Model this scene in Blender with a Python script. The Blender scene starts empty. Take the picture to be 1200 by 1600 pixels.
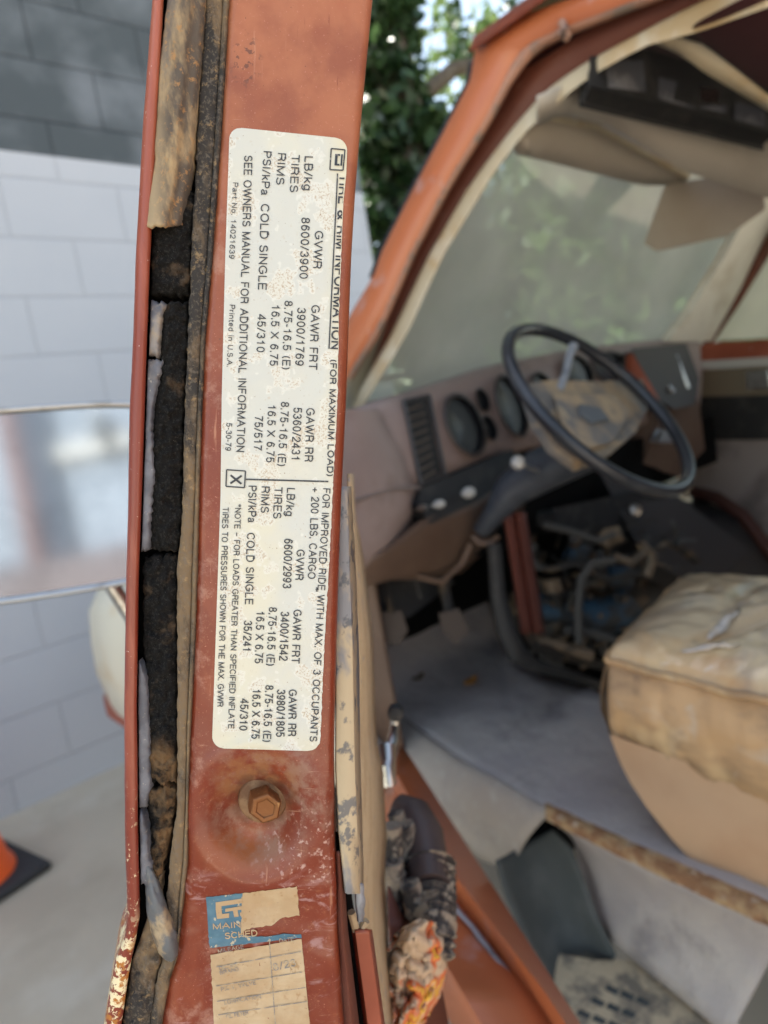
import bpy, bmesh, math, random
import numpy as np
from mathutils import Vector, noise as mnoise
random.seed(7); rng = np.random.default_rng(11)
sc = bpy.context.scene
COL = sc.collection

# ------------------------------------------------------------------ camera
FPX = 1040.0                       # focal length in pixels of the 1200x1600 photograph
YAW, PITCH, ROLL = math.radians(40), math.radians(8), math.radians(9.5)
CAM = np.array([0.0, 0.0, 1.35])
_a = np.array([math.sin(YAW), math.cos(YAW), 0]); _z = np.array([0, 0, 1.0])
_r0 = np.array([math.cos(YAW), -math.sin(YAW), 0])
FW = _a*math.cos(PITCH) - _z*math.sin(PITCH)
_u0 = _z*math.cos(PITCH) + _a*math.sin(PITCH)
RT = _r0*math.cos(ROLL) - _u0*math.sin(ROLL)
UP = _u0*math.cos(ROLL) + _r0*math.sin(ROLL)
from mathutils import Matrix
cam = bpy.data.cameras.new('camera'); cam_o = bpy.data.objects.new('camera', cam); COL.objects.link(cam_o)
m = Matrix.Identity(4)
for i in range(3):
    m[i][0] = RT[i]; m[i][1] = UP[i]; m[i][2] = -FW[i]; m[i][3] = CAM[i]
cam_o.matrix_world = m
cam.sensor_fit = 'AUTO'; cam.sensor_width = 36; cam.lens = 36*FPX/1600
cam.clip_start = 0.02; cam.clip_end = 500
cam.dof.use_dof = True; cam.dof.focus_distance = 0.252; cam.dof.aperture_fstop = 8.0
sc.camera = cam_o

# ------------------------------------------------------------------ light
w = bpy.data.worlds.new('World'); sc.world = w; w.use_nodes = True
nt = w.node_tree
sky = nt.nodes.new('ShaderNodeTexSky'); sky.sky_type = 'NISHITA'; sky.sun_disc = False
SUN_EL, SUN_AZ = math.radians(52), math.radians(-28)      # azimuth from +Y towards +X
sky.sun_elevation = SUN_EL; sky.sun_rotation = SUN_AZ
sky.air_density = 1.0; sky.dust_density = 0.6; sky.ozone_density = 1.2
hs = nt.nodes.new('ShaderNodeHueSaturation'); hs.inputs['Saturation'].default_value = .88; nt.links.new(sky.outputs[0], hs.inputs['Color'])
tn = nt.nodes.new('ShaderNodeMix'); tn.data_type = 'RGBA'; tn.blend_type = 'MULTIPLY'; tn.inputs[0].default_value = 1; tn.inputs[7].default_value = (1, .905, .755, 1)
nt.links.new(hs.outputs[0], tn.inputs[6]); nt.links.new(tn.outputs[2], nt.nodes['Background'].inputs[0])
nt.nodes['Background'].inputs[1].default_value = 0.095
sun = bpy.data.lights.new('sun', 'SUN'); sun.energy = 3.6; sun.angle = math.radians(0.5); sun.color = (1, .95, .87)
sun_o = bpy.data.objects.new('sun', sun); COL.objects.link(sun_o)
sd = Vector((math.sin(SUN_AZ)*math.cos(SUN_EL), math.cos(SUN_AZ)*math.cos(SUN_EL), math.sin(SUN_EL)))
sun_o.rotation_euler = sd.to_track_quat('Z', 'Y').to_euler()
sc.view_settings.view_transform = 'Standard'; sc.view_settings.look = 'None'
sc.view_settings.exposure = 2.58; sc.view_settings.gamma = 1
sc.cycles.max_bounces = 10; sc.cycles.diffuse_bounces = 6; sc.cycles.transparent_max_bounces = 16
sc.cycles.use_denoising = True

# ------------------------------------------------------------------ geometry helpers
def ray(x, y): return FW + RT*((x-600)/FPX) - UP*((y-800)/FPX)
def D(x, y, d): return CAM + ray(x, y)*d                       # a point at a given distance along the axis
def PL(x, y, p, n, off=0):                                     # where a line of sight meets a plane
    n = np.asarray(n, float); n = n/np.linalg.norm(n); k = ray(x, y)
    return CAM + k*(((np.asarray(p)-CAM)@n + off)/(k@n))
def Xp(x, y, v): return PL(x, y, (v, 0, 0), (1, 0, 0))
def Yp(x, y, v): return PL(x, y, (0, v, 0), (0, 1, 0))
def Zp(x, y, v): return PL(x, y, (0, 0, v), (0, 0, 1))
def itp(tab, v):                                               # piecewise linear table
    return float(np.interp(v, [t[0] for t in tab], [t[1] for t in tab]))
def nz(x, y, z=0.0): return mnoise.noise((x, y, z))
def fbm(x, y, z=0.0, o=4): return mnoise.fractal((x, y, z), 0.9, 2.0, o)
def sstep(a, b, v):
    t = min(1, max(0, (v-a)/(b-a))); return t*t*(3-2*t)

class MB:
    """collects faces; build() links them as ONE mesh object"""
    def __init__(s): s.v = []; s.f = []; s.m = []; s.uv = []
    def add(s, vs, fs, mi=0, uvs=None):
        o = len(s.v); s.v += [tuple(map(float, v)) for v in vs]
        s.uv += list(uvs) if uvs is not None else [(0, 0)]*len(vs)
        for f in fs: s.f.append(tuple(o+i for i in f)); s.m.append(mi)
        return s
    def grid(s, rows, mi=0, uvs=None, closed=False):
        nv = len(rows[0]); vs = [p for r in rows for p in r]; fs = []
        for i in range(len(rows)-1):
            for j in range(nv if closed else nv-1):
                k = (j+1) % nv; fs.append((i*nv+j, i*nv+k, (i+1)*nv+k, (i+1)*nv+j))
        u = [q for r in uvs for q in r] if uvs is not None else None
        return s.add(vs, fs, mi, u)
    def box(s, lo, hi, mi=0, fr=None):
        c = [(x, y, z) for x in (lo[0], hi[0]) for y in (lo[1], hi[1]) for z in (lo[2], hi[2])]
        if fr is not None:
            o, ex, ey, ez = [np.asarray(q, float) for q in fr]; c = [o+ex*p[0]+ey*p[1]+ez*p[2] for p in c]
        return s.add(c, [(0, 1, 3, 2), (4, 6, 7, 5), (0, 4, 5, 1), (2, 3, 7, 6), (0, 2, 6, 4), (1, 5, 7, 3)], mi)
    def poly(s, pts, mi=0, thick=None):                         # a polygon, or a slab if thick is a vector
        n = len(pts)
        if thick is None: return s.add(pts, [tuple(range(n))], mi)
        b = [np.asarray(p)+np.asarray(thick) for p in pts]
        fs = [tuple(range(n)), tuple(reversed(range(n, 2*n)))] + [(i, (i+1) % n, n+(i+1) % n, n+i) for i in range(n)]
        return s.add(list(pts)+b, fs, mi)
    def tube(s, pts, r, n=10, mi=0, closed=False, cap=True):
        pts = [np.asarray(p, float) for p in pts]; N = len(pts)
        rr = r if hasattr(r, '__len__') else [r]*N
        rows = []; prev = None
        for i, p in enumerate(pts):
            t = (pts[(i+1) % N]-pts[i-1]) if closed else pts[min(i+1, N-1)]-pts[max(i-1, 0)]
            t = t/ (np.linalg.norm(t)+1e-12)
            if prev is None:
                h = np.array([0, 0, 1.0]) if abs(t[2]) < .9 else np.array([1.0, 0, 0]); a = np.cross(t, h)
            else: a = prev-t*(prev@t)
            a /= np.linalg.norm(a)+1e-12; prev = a; b = np.cross(t, a)
            rows.append([p+(a*math.cos(q)+b*math.sin(q))*rr[i] for q in np.linspace(0, 2*math.pi, n, endpoint=False)])
        if closed: rows.append(rows[0])
        s.grid(rows, mi, closed=True)
        if cap and not closed:
            s.add(rows[0], [tuple(range(n))], mi); s.add(rows[-1], [tuple(reversed(range(n)))], mi)
        return s
    def lathe(s, o, axis, prof, n=28, mi=0, sx=1, sy=1):          # prof: (radius, height along axis)
        axis = np.asarray(axis, float); axis = axis/np.linalg.norm(axis)
        h = np.array([0, 0, 1.0]) if abs(axis[2]) < .9 else np.array([1.0, 0, 0])
        a = np.cross(h, axis); a /= np.linalg.norm(a); b = np.cross(axis, a)
        s.grid([[np.asarray(o)+axis*t+(a*math.cos(q)*sx+b*math.sin(q)*sy)*max(r, 1e-5)
                 for q in np.linspace(0, 2*math.pi, n, endpoint=False)] for r, t in prof], mi, closed=True)
        return s
    def build(s, name, mats, parent=None, smooth=True, bevel=0, solid=0, sub=0, ang=40):
        me = bpy.data.meshes.new(name); V = np.array(s.v)
        c = (V.min(0)+V.max(0))/2
        me.from_pydata([tuple(p-c) for p in V], [], s.f); me.update()
        for mt in (mats if isinstance(mats, (list, tuple)) else [mats]): me.materials.append(mt)
        me.polygons.foreach_set('material_index', s.m)
        if any(u != (0, 0) for u in s.uv):
            ul = me.uv_layers.new(name='UVMap')
            for lp in me.loops: ul.data[lp.index].uv = s.uv[lp.vertex_index]
        if smooth:
            me.polygons.foreach_set('use_smooth', [True]*len(me.polygons))
            if ang < 180: me.set_sharp_from_angle(angle=math.radians(ang))
        o = bpy.data.objects.new(name, me); COL.objects.link(o)
        base = WL.get(parent.name, np.zeros(3)) if parent else np.zeros(3)
        if parent: o.parent = parent
        o.location = Vector(c-base); WL[o.name] = c
        if solid: md = o.modifiers.new('Solid', 'SOLIDIFY'); md.thickness = solid; md.offset = 0
        if bevel: md = o.modifiers.new('Bevel', 'BEVEL'); md.width = bevel; md.segments = 3; md.limit_method = 'ANGLE'
        if sub: md = o.modifiers.new('Sub', 'SUBSURF'); md.levels = md.render_levels = sub
        return o
WL = {}
def tag(o, label=None, cat=None, group=None, kind=None):
    if label: o['label'] = label
    if cat: o['category'] = cat
    if group: o['group'] = group
    if kind: o['kind'] = kind
    return o
def empty(name, loc, label, cat, group=None):
    o = bpy.data.objects.new(name, None); COL.objects.link(o); o.location = loc; WL[o.name] = np.array(loc, float)
    o.empty_display_size = .1
    return tag(o, label, cat, group)

# ------------------------------------------------------------------ material helpers
def M(name, base, rough=.6, var=(), bump=None, metal=0, coord='Object', spec=.5, coat=0, alpha=None, subs=0):
    """base colour, then layers of stain. layer: dict(c=colour, s=scale, lo=, hi=, a=amount, d=detail,
    st=(sx,sy,sz) stretch, ell=(cx,cy,rx,ry) region of the unwrapped panel, lin=(axis, from, to) ramp over it, r=roughness)"""
    mt = bpy.data.materials.new(name); mt.use_nodes = True; t = mt.node_tree; N = t.nodes; L = t.links
    b = N['Principled BSDF']; b.inputs['Metallic'].default_value = metal; b.inputs['Roughness'].default_value = rough
    b.inputs['Specular IOR Level'].default_value = spec; b.inputs['Coat Weight'].default_value = coat
    tc = N.new('ShaderNodeTexCoord'); co = tc.outputs[coord]
    rgb = N.new('ShaderNodeRGB'); rgb.outputs[0].default_value = (*base, 1); cur = rgb.outputs[0]
    rcur = None
    for q in var:
        src = tc.outputs[q.get('co', coord)]
        fac = None
        if q.get('s'):
            v = src
            if 'st' in q:
                mp = N.new('ShaderNodeMapping'); mp.inputs['Scale'].default_value = q['st']; L.new(src, mp.inputs[0]); v = mp.outputs[0]
            if q.get('t') == 'vor':
                nn = N.new('ShaderNodeTexVoronoi'); nn.inputs['Scale'].default_value = q['s']; L.new(v, nn.inputs['Vector']); o_ = nn.outputs['Distance']
            else:
                nn = N.new('ShaderNodeTexNoise'); nn.inputs['Scale'].default_value = q['s']; nn.inputs['Detail'].default_value = q.get('d', 4)
                nn.inputs['Roughness'].default_value = q.get('nr', .6); nn.inputs['Distortion'].default_value = q.get('dist', 0)
                L.new(v, nn.inputs['Vector']); o_ = nn.outputs[0]
            mr = N.new('ShaderNodeMapRange'); mr.interpolation_type = 'SMOOTHSTEP'
            mr.inputs[1].default_value = q.get('lo', .45); mr.inputs[2].default_value = q.get('hi', .6); L.new(o_, mr.inputs[0]); fac = mr.outputs[0]
        def mul(f, g):
            if f is None: return g
            k = N.new('ShaderNodeMath'); k.operation = 'MULTIPLY'; L.new(f, k.inputs[0]); L.new(g, k.inputs[1]); return k.outputs[0]
        if 'm' in q:
            nn = N.new('ShaderNodeTexNoise'); nn.inputs['Scale'].default_value = q['m'][0]; nn.inputs['Detail'].default_value = 3; L.new(src, nn.inputs['Vector'])
            mr = N.new('ShaderNodeMapRange'); mr.interpolation_type = 'SMOOTHSTEP'; mr.inputs[1].default_value = q['m'][1]; mr.inputs[2].default_value = q['m'][2]; L.new(nn.outputs[0], mr.inputs[0]); fac = mul(fac, mr.outputs[0])
        if 'ell' in q:
            cx, cy, rx, ry = q['ell']; mp = N.new('ShaderNodeMapping'); mp.inputs['Scale'].default_value = (1000/rx, 1000/ry, 1)
            mp.inputs['Location'].default_value = (-cx/rx, -cy/ry, 0); L.new(tc.outputs['UV'], mp.inputs[0])
            g = N.new('ShaderNodeTexGradient'); g.gradient_type = 'SPHERICAL'; L.new(mp.outputs[0], g.inputs[0])
            mr = N.new('ShaderNodeMapRange'); mr.interpolation_type = 'SMOOTHSTEP'; mr.inputs[1].default_value = 0; mr.inputs[2].default_value = q.get('soft', .6)
            L.new(g.outputs[1], mr.inputs[0]); fac = mul(fac, mr.outputs[0])
        if 'lin' in q:
            ax_, a_, b_ = q['lin']; sp = N.new('ShaderNodeSeparateXYZ'); L.new(tc.outputs['UV'], sp.inputs[0])
            mr = N.new('ShaderNodeMapRange'); mr.interpolation_type = 'SMOOTHSTEP'; mr.inputs[1].default_value = a_/1000; mr.inputs[2].default_value = b_/1000
            L.new(sp.outputs[ax_], mr.inputs[0]); fac = mul(fac, mr.outputs[0])
        k = N.new('ShaderNodeMath'); k.operation = 'MULTIPLY'; k.inputs[1].default_value = q.get('a', 1)
        if fac is None: k.inputs[0].default_value = 1
        else: L.new(fac, k.inputs[0])
        mx = N.new('ShaderNodeMix'); mx.data_type = 'RGBA'; L.new(k.outputs[0], mx.inputs[0]); L.new(cur, mx.inputs[6])
        mx.inputs[7].default_value = (*q['c'], 1); cur = mx.outputs[2]
        if 'r' in q:
            rm = N.new('ShaderNodeMix'); rm.data_type = 'FLOAT'; L.new(k.outputs[0], rm.inputs[0])
            if rcur is None: rm.inputs[2].default_value = rough
            else: L.new(rcur, rm.inputs[2])
            rm.inputs[3].default_value = q['r']; rcur = rm.outputs[0]
    L.new(cur, b.inputs['Base Color'])
    if rcur is not None: L.new(rcur, b.inputs['Roughness'])
    b.inputs['Coat Roughness'].default_value = .16
    if bump:
        prev = None
        for (s_, st_, dist_) in (bump if isinstance(bump, list) else [bump]):
            nn = N.new('ShaderNodeTexNoise'); nn.inputs['Scale'].default_value = s_; nn.inputs['Detail'].default_value = 4; L.new(tc.outputs['Object'], nn.inputs['Vector'])
            bp = N.new('ShaderNodeBump'); bp.inputs['Strength'].default_value = st_; bp.inputs['Distance'].default_value = dist_; L.new(nn.outputs[0], bp.inputs['Height'])
            if prev: L.new(prev, bp.inputs['Normal'])
            prev = bp.outputs[0]
        L.new(prev, b.inputs['Normal'])
        if coat > .5: L.new(prev, b.inputs['Coat Normal'])
    if subs: b.inputs['Subsurface Weight'].default_value = subs
    if alpha is not None: b.inputs['Alpha'].default_value = alpha
    return mt
V_ = lambda c, s, lo, hi, a=1, **k: dict(c=c, s=s, lo=lo, hi=hi, a=a, **k)

RED = (.29, .066, .03)
m_face = M('door_edge_paint', (.19, .033, .0135), .36, coord='Object', spec=.4, coat=.12, var=[
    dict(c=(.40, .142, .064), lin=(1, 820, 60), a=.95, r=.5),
    V_((.155, .027, .014), 30, .45, .7, .5, d=5),
    V_((.31, .085, .036), 60, .5, .75, .5, d=6, st=(1, 1, .35)),
    V_((.37, .15, .066), 260, .56, .72, .35, d=6, nr=.75),
    V_((.50, .24, .14), 90, .64, .70, .55, d=5, co='UV', st=(1, .06, 1)), V_((.17, .04, .02), 120, .66, .72, .6, d=5, co='UV', st=(1, .09, 1)), V_((.52, .3, .2), 130, .66, .71, .5, d=4, co='UV', st=(.07, 1, 1)),
    V_((.6, .27, .2), 1500, .66, .74, .6, d=2),
    V_((.10, .04, .02), 700, .70, .76, .9, d=3),
    dict(c=(.48, .17, .055), ell=(385, 1330, 95, 60), soft=.9, a=.6),  # light on the lower side of the dish, painted in as brighter orange
    V_((.31, .205, .145), 90, .42, .64, .6, ell=(420, 1250, 130, 130), soft=.5, d=6, nr=.7, r=.85),
    V_((.28, .12, .045), 160, .35, .6, .8, ell=(400, 1225, 80, 70), soft=.5, d=5, r=.9),
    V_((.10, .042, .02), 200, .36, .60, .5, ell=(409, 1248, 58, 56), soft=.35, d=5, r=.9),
    V_((.42, .25, .235), 70, .54, .68, .6, lin=(1, 1340, 1400), d=5, nr=.65, st=(1, 1, 2.4), dist=.8, r=.6),
    V_((.55, .36, .30), 420, .55, .68, .8, ell=(480, 1330, 110, 110), soft=.7, d=5),
    V_((.12, .05, .03), 420, .55, .62, .8, ell=(385, 95, 32, 55), soft=.6, d=3),
    V_((.50, .30, .22), 50, .52, .66, .35, lin=(0, 365, 345), d=6, nr=.75, r=.8),
], bump=[(140, .12, .0006), (1400, .1, .0001)])
m_flange = M('flange_paint', (.21, .036, .018), .36, var=[
    V_((.36, .095, .052), 60, .45, .7, .7, st=(1, 1, .15), d=5), dict(c=(.6, .2, .11), lin=(1, 700, 0), a=.35),
    V_((.72, .60, .38), 330, .60, .62, 1, lin=(1, 1180, 1420), d=5, nr=.7, r=.75),
    V_((.8, .68, .42), 170, .50, .52, 1, lin=(1, 1405, 1500), d=5, nr=.7, r=.75),
    V_((.42, .16, .03), 200, .52, .58, 1, lin=(1, 1440, 1500), d=5),
    V_((.9, .8, .7), 900, .72, .76, .8, d=2)], bump=(900, .08, .0002))
m_red = M('red_body_paint', RED, .42, var=[V_((.50, .14, .075), 5, .4, .7, .7, d=5), V_((.26, .10, .06), 22, .58, .75, .6, d=6), V_((.55, .4, .36), 60, .68, .74, .5, d=4)], bump=(60, .05, .001))
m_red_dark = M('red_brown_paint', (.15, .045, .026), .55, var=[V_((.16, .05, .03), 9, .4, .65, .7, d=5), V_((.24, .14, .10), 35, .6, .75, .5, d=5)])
m_red_lit = M('sky_lit_red_paint', (.50, .15, .058), .32, var=[V_((.41, .112, .043), 6, .4, .7, .6, d=5), V_((.5, .33, .3), 14, .60, .72, .5, d=6, st=(1, 1, 1))])  # body red with skylight brightness put into the colour
m_rubber = M('dusty_rubber', (.038, .034, .031), .85, spec=.25, var=[
    V_((.22, .15, .085), 40, .44, .60, .8, d=7, nr=.7, st=(1, 1, .35)), V_((.33, .22, .11), 300, .54, .68, .75, d=6, nr=.75), V_((.16, .13, .10), 700, .5, .65, .6, d=4)],
    bump=[(300, .5, .0008), (1600, .4, .0003)])
m_flap = M('rubber_flap', (.13, .11, .095), .8, spec=.3, var=[
    V_((.42, .29, .15), 40, .42, .60, .9, d=6, nr=.65, st=(1, 1, .35)), V_((.055, .05, .05), 50, .5, .62, .85, d=6, st=(1, 1, .4)),
    V_((.40, .21, .08), 350, .54, .66, .8, d=5, nr=.75), dict(c=(.45, .33, .19), lin=(0, 268, 236), a=.75)],
    bump=[(350, .5, .0008), (1800, .4, .0002)])
m_foam = M('black_foam', (.010, .0095, .009), .95, spec=.15, var=[V_((.035, .033, .03), 900, .5, .7, .8, d=4), V_((.15, .10, .06), 55, .56, .68, .5, d=6), V_((.25, .23, .2), 2600, .70, .76, .8, d=2),
    V_((.20, .12, .06), 70, .45, .62, .8, ell=(255, 1300, 60, 160), soft=.3, d=6)], bump=[(700, .9, .001), (2600, .8, .0005)])
m_skin = M('torn_rubber_skin', (.10, .10, .115), .6, spec=.4, var=[V_((.42, .32, .2), 60, .45, .6, .9, d=5, lin=(1, 640, 480)), V_((.20, .20, .22), 90, .4, .65, .7, d=5),
    V_((.4, .36, .3), 500, .64, .72, .6, d=3)], bump=(500, .3, .0004))
m_sealant = M('grey_sealant', (.12, .125, .13), .55, var=[V_((.45, .33, .19), 60, .48, .62, .85, d=6), V_((.06, .06, .065), 90, .55, .7, .7, d=5)], bump=[(200, .4, .001), (900, .3, .0003)])
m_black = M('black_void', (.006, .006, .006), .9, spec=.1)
m_rust = M('rusted_steel', (.15, .07, .03), .65, var=[V_((.27, .16, .08), 120, .42, .62, .8, d=4), V_((.12, .05, .02), 260, .6, .72, .7, d=4)],
    bump=[(700, .3, .0004)], metal=.15)
m_label = M('aged_label', (.575, .575, .52), .45, coord='Object', spec=.4, var=[
    V_((.68, .63, .46), 22, .46, .72, .6, d=4),
    dict(c=(.68, .60, .38), lin=(0, 500, 545), a=.6), dict(c=(.66, .58, .36), lin=(1, 1120, 1180), a=.4),
    V_((.70, .69, .62), 95, .53, .56, .6, d=3), V_((.63, .61, .53), 95, .57, .60, .7, d=3),
    V_((.40, .27, .15), 1500, .53, .60, .62, d=2, m=(95, .55, .60)), V_((.30, .2, .12), 1100, .70, .74, .9, d=2), V_((.5, .40, .28), 420, .62, .72, .5, d=5)])
m_ink = M('label_ink', (.03, .032, .038), .5, var=[V_((.4, .38, .35), 900, .62, .70, .6, d=3)])
m_blue = M('sticker_blue', (.06, .145, .205), .7, var=[V_((.12, .22, .28), 80, .4, .65, .7, d=5), V_((.52, .43, .29), 350, .60, .66, .9, d=4)])
m_paper = M('sticker_paper', (.44, .30, .165), .8, var=[V_((.56, .43, .27), 40, .4, .65, .8, d=5), V_((.36, .21, .09), 260, .58, .7, .7, d=5), V_((.22, .12, .06), 600, .68, .73, .7, d=3),
    V_((.45, .30, .16), 60, .5, .7, .5, d=4, st=(1, 1, 3))], bump=[(120, .5, .001), (900, .2, .0002)])
m_faint = M('faded_print', (.22, .21, .20), .7, var=[V_((.5, .4, .26), 500, .45, .62, .8, d=4)])
m_tan = M('tan_trim', (.46, .35, .215), .7, var=[V_((.36, .26, .15), 40, .45, .65, .7, d=6), V_((.20, .22, .25), 70, .62, .68, .8, d=4), V_((.55, .46, .32), 400, .5, .7, .5, d=4)], bump=(500, .2, .0004))
m_tanbare = M('scuffed_trim_edge', (.22, .22, .23), .6, var=[V_((.5, .39, .24), 30, .42, .52, .95, d=5, st=(1, 1, .5)), V_((.08, .09, .11), 90, .55, .62, .8, d=4)], bump=(300, .3, .0006))
m_cream = M('cream_trim', (.55, .46, .31), .6, var=[V_((.48, .32, .15), 7, .45, .65, .8, d=5), V_((.68, .61, .47), 12, .5, .7, .7, d=5)])
m_greytrim = M('grey_paint_edge', (.30, .31, .33), .5, var=[V_((.12, .12, .13), 40, .5, .65, .7)])
m_dash = M('mauve_dash', (.29, .21, .185), .5, var=[V_((.38, .29, .26), 4, .4, .7, .7, d=5), V_((.17, .115, .095), 10, .5, .7, .6, d=5)], bump=(400, .15, .001))
m_brown = M('brown_plastic', (.115, .07, .048), .5, var=[V_((.17, .11, .075), 8, .4, .7, .6)])
m_dkplas = M('dark_plastic', (.017, .017, .018), .7, var=[V_((.06, .055, .05), 20, .5, .7, .5)])
m_bluegrey = M('blue_grey_plastic', (.038, .045, .057), .33, var=[V_((.08, .087, .10), 12, .45, .7, .7)], spec=.6)
m_chrome = M('dull_chrome', (.48, .48, .47), .3, metal=1, var=[V_((.3, .28, .25), 60, .5, .65, .6)])
m_white = M('white_knob', (.50, .49, .46), .3)
m_carpet = M('grey_carpet', (.38, .345, .335), .95, spec=.1, var=[V_((.47, .425, .385), 3.5, .42, .66, .9, d=6), V_((.20, .18, .185), 7, .52, .7, .7, d=6), V_((.46, .41, .35), 40, .58, .75, .5, d=5), V_((.14, .10, .07), 120, .68, .73, .8, d=4), V_((.5, .40, .25), 150, .69, .74, .7, d=4)], bump=[(9, .5, .03), (300, .7, .004)])
m_carpetlt = M('beige_carpet', (.37, .325, .28), .95, spec=.1, var=[V_((.27, .24, .22), 8, .45, .68, .8, d=6), V_((.44, .41, .37), 50, .5, .75, .6, d=5)], bump=[(300, .7, .004)])  # beige tone of the carpet
m_matrub = M('grey_green_rubber', (.055, .062, .06), .8, var=[V_((.10, .105, .10), 14, .45, .7, .7, d=5)])
m_tread = M('dirty_tread', (.52, .42, .275), .85, var=[V_((.12, .11, .095), 25, .45, .62, .8, d=6), V_((.48, .40, .27), 60, .5, .7, .7, d=5), V_((.42, .25, .07), 90, .66, .72, .8)], bump=(200, .5, .003))
m_seat = M('worn_tan_vinyl', (.62, .46, .28), .35, spec=.6, coat=.9, var=[V_((.34, .29, .24), 3.5, .46, .64, .75, d=4, dist=.4, st=(1, 2.2, 1)), V_((.55, .32, .14), 5, .50, .66, .85, d=4), V_((.72, .56, .33), 6, .5, .66, .9, d=5, dist=.4), V_((.12, .11, .105), 9, .60, .72, .8, d=6, dist=1), V_((.7, .62, .54), 26, .62, .70, .7, d=6, dist=1.5)],
    bump=[(14, .28, .012), (70, .25, .003)])
m_seatside = M('tan_seat_side', (.52, .325, .16), .4, coat=.6, var=[V_((.28, .18, .10), 6, .42, .65, .8, d=6, st=(1, 1, 2.5)), V_((.5, .4, .3), 14, .56, .7, .7, d=6, dist=1), V_((.16, .10, .06), 7, .52, .68, .8, d=5, st=(1, 1, 2)), V_((.66, .47, .25), 5, .55, .7, .8, d=4)], bump=[(12, .3, .012), (60, .25, .003)])
m_skirt = M('tan_plastic', (.50, .33, .20), .45, var=[V_((.42, .25, .14), 6, .4, .7, .6)])
m_hub = M('worn_hub_pad', (.42, .30, .175), .65, var=[V_((.13, .13, .13), 11, .36, .60, .9, d=6, dist=.8), V_((.5, .38, .22), 30, .55, .7, .6)])
m_headliner = M('maroon_headliner', (.055, .012, .014), .9)
m_visor = M('visor_fabric', (.54, .48, .40), .8, var=[V_((.46, .40, .32), 5, .45, .7, .6)])
m_gloss = M('smoky_plastic', (.10, .105, .12), .15, var=[V_((.28, .28, .3), 9, .5, .6, .6)])
m_engblk = M('greasy_iron', (.025, .022, .02), .6, var=[V_((.12, .08, .045), 14, .5, .65, .8, d=6)])
m_engblue = M('blue_engine_paint', (.02, .06, .105), .55, var=[V_((.025, .024, .024), 16, .40, .56, .95, d=6)])
m_hose = M('grey_hose', (.06, .058, .055), .6)
m_foamtorn = M('torn_cushion_foam', (.30, .24, .18), .9, var=[V_((.035, .03, .03), 40, .40, .52, .95, d=6), V_((.5, .43, .34), 90, .56, .66, .6)], bump=(150, .8, .006))
m_armpad = M('brown_armrest', (.075, .05, .045), .5)
m_rag = M('printed_cloth', (.58, .43, .29), .8, var=[V_((.70, .16, .045), 22, .47, .52, .95, d=3, dist=.6), V_((.82, .50, .06), 22, .53, .58, .95, d=3, dist=.6), V_((.78, .42, .33), 26, .55, .62, .8, d=4, dist=1)], bump=(60, .5, .006))
m_mirror = M('mirror_glass', (.46, .50, .54), .09, metal=1, var=[V_((.34, .37, .40), 14, .45, .7, .6, d=5)])
m_cone = M('cone_orange', (.90, .12, .02), .45, var=[V_((.6, .07, .02), 8, .5, .7, .5)])
m_conebase = M('cone_base_rubber', (.03, .03, .032), .7)
m_glassdark = M('tinted_glass', (.03, .045, .06), .06, spec=.8)
m_leafd = M('dead_leaf', (.38, .17, .04), .8); m_leafk = M('dark_leaf', (.06, .04, .02), .8, var=[V_((.25, .15, .05), 60, .5, .6)])

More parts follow.
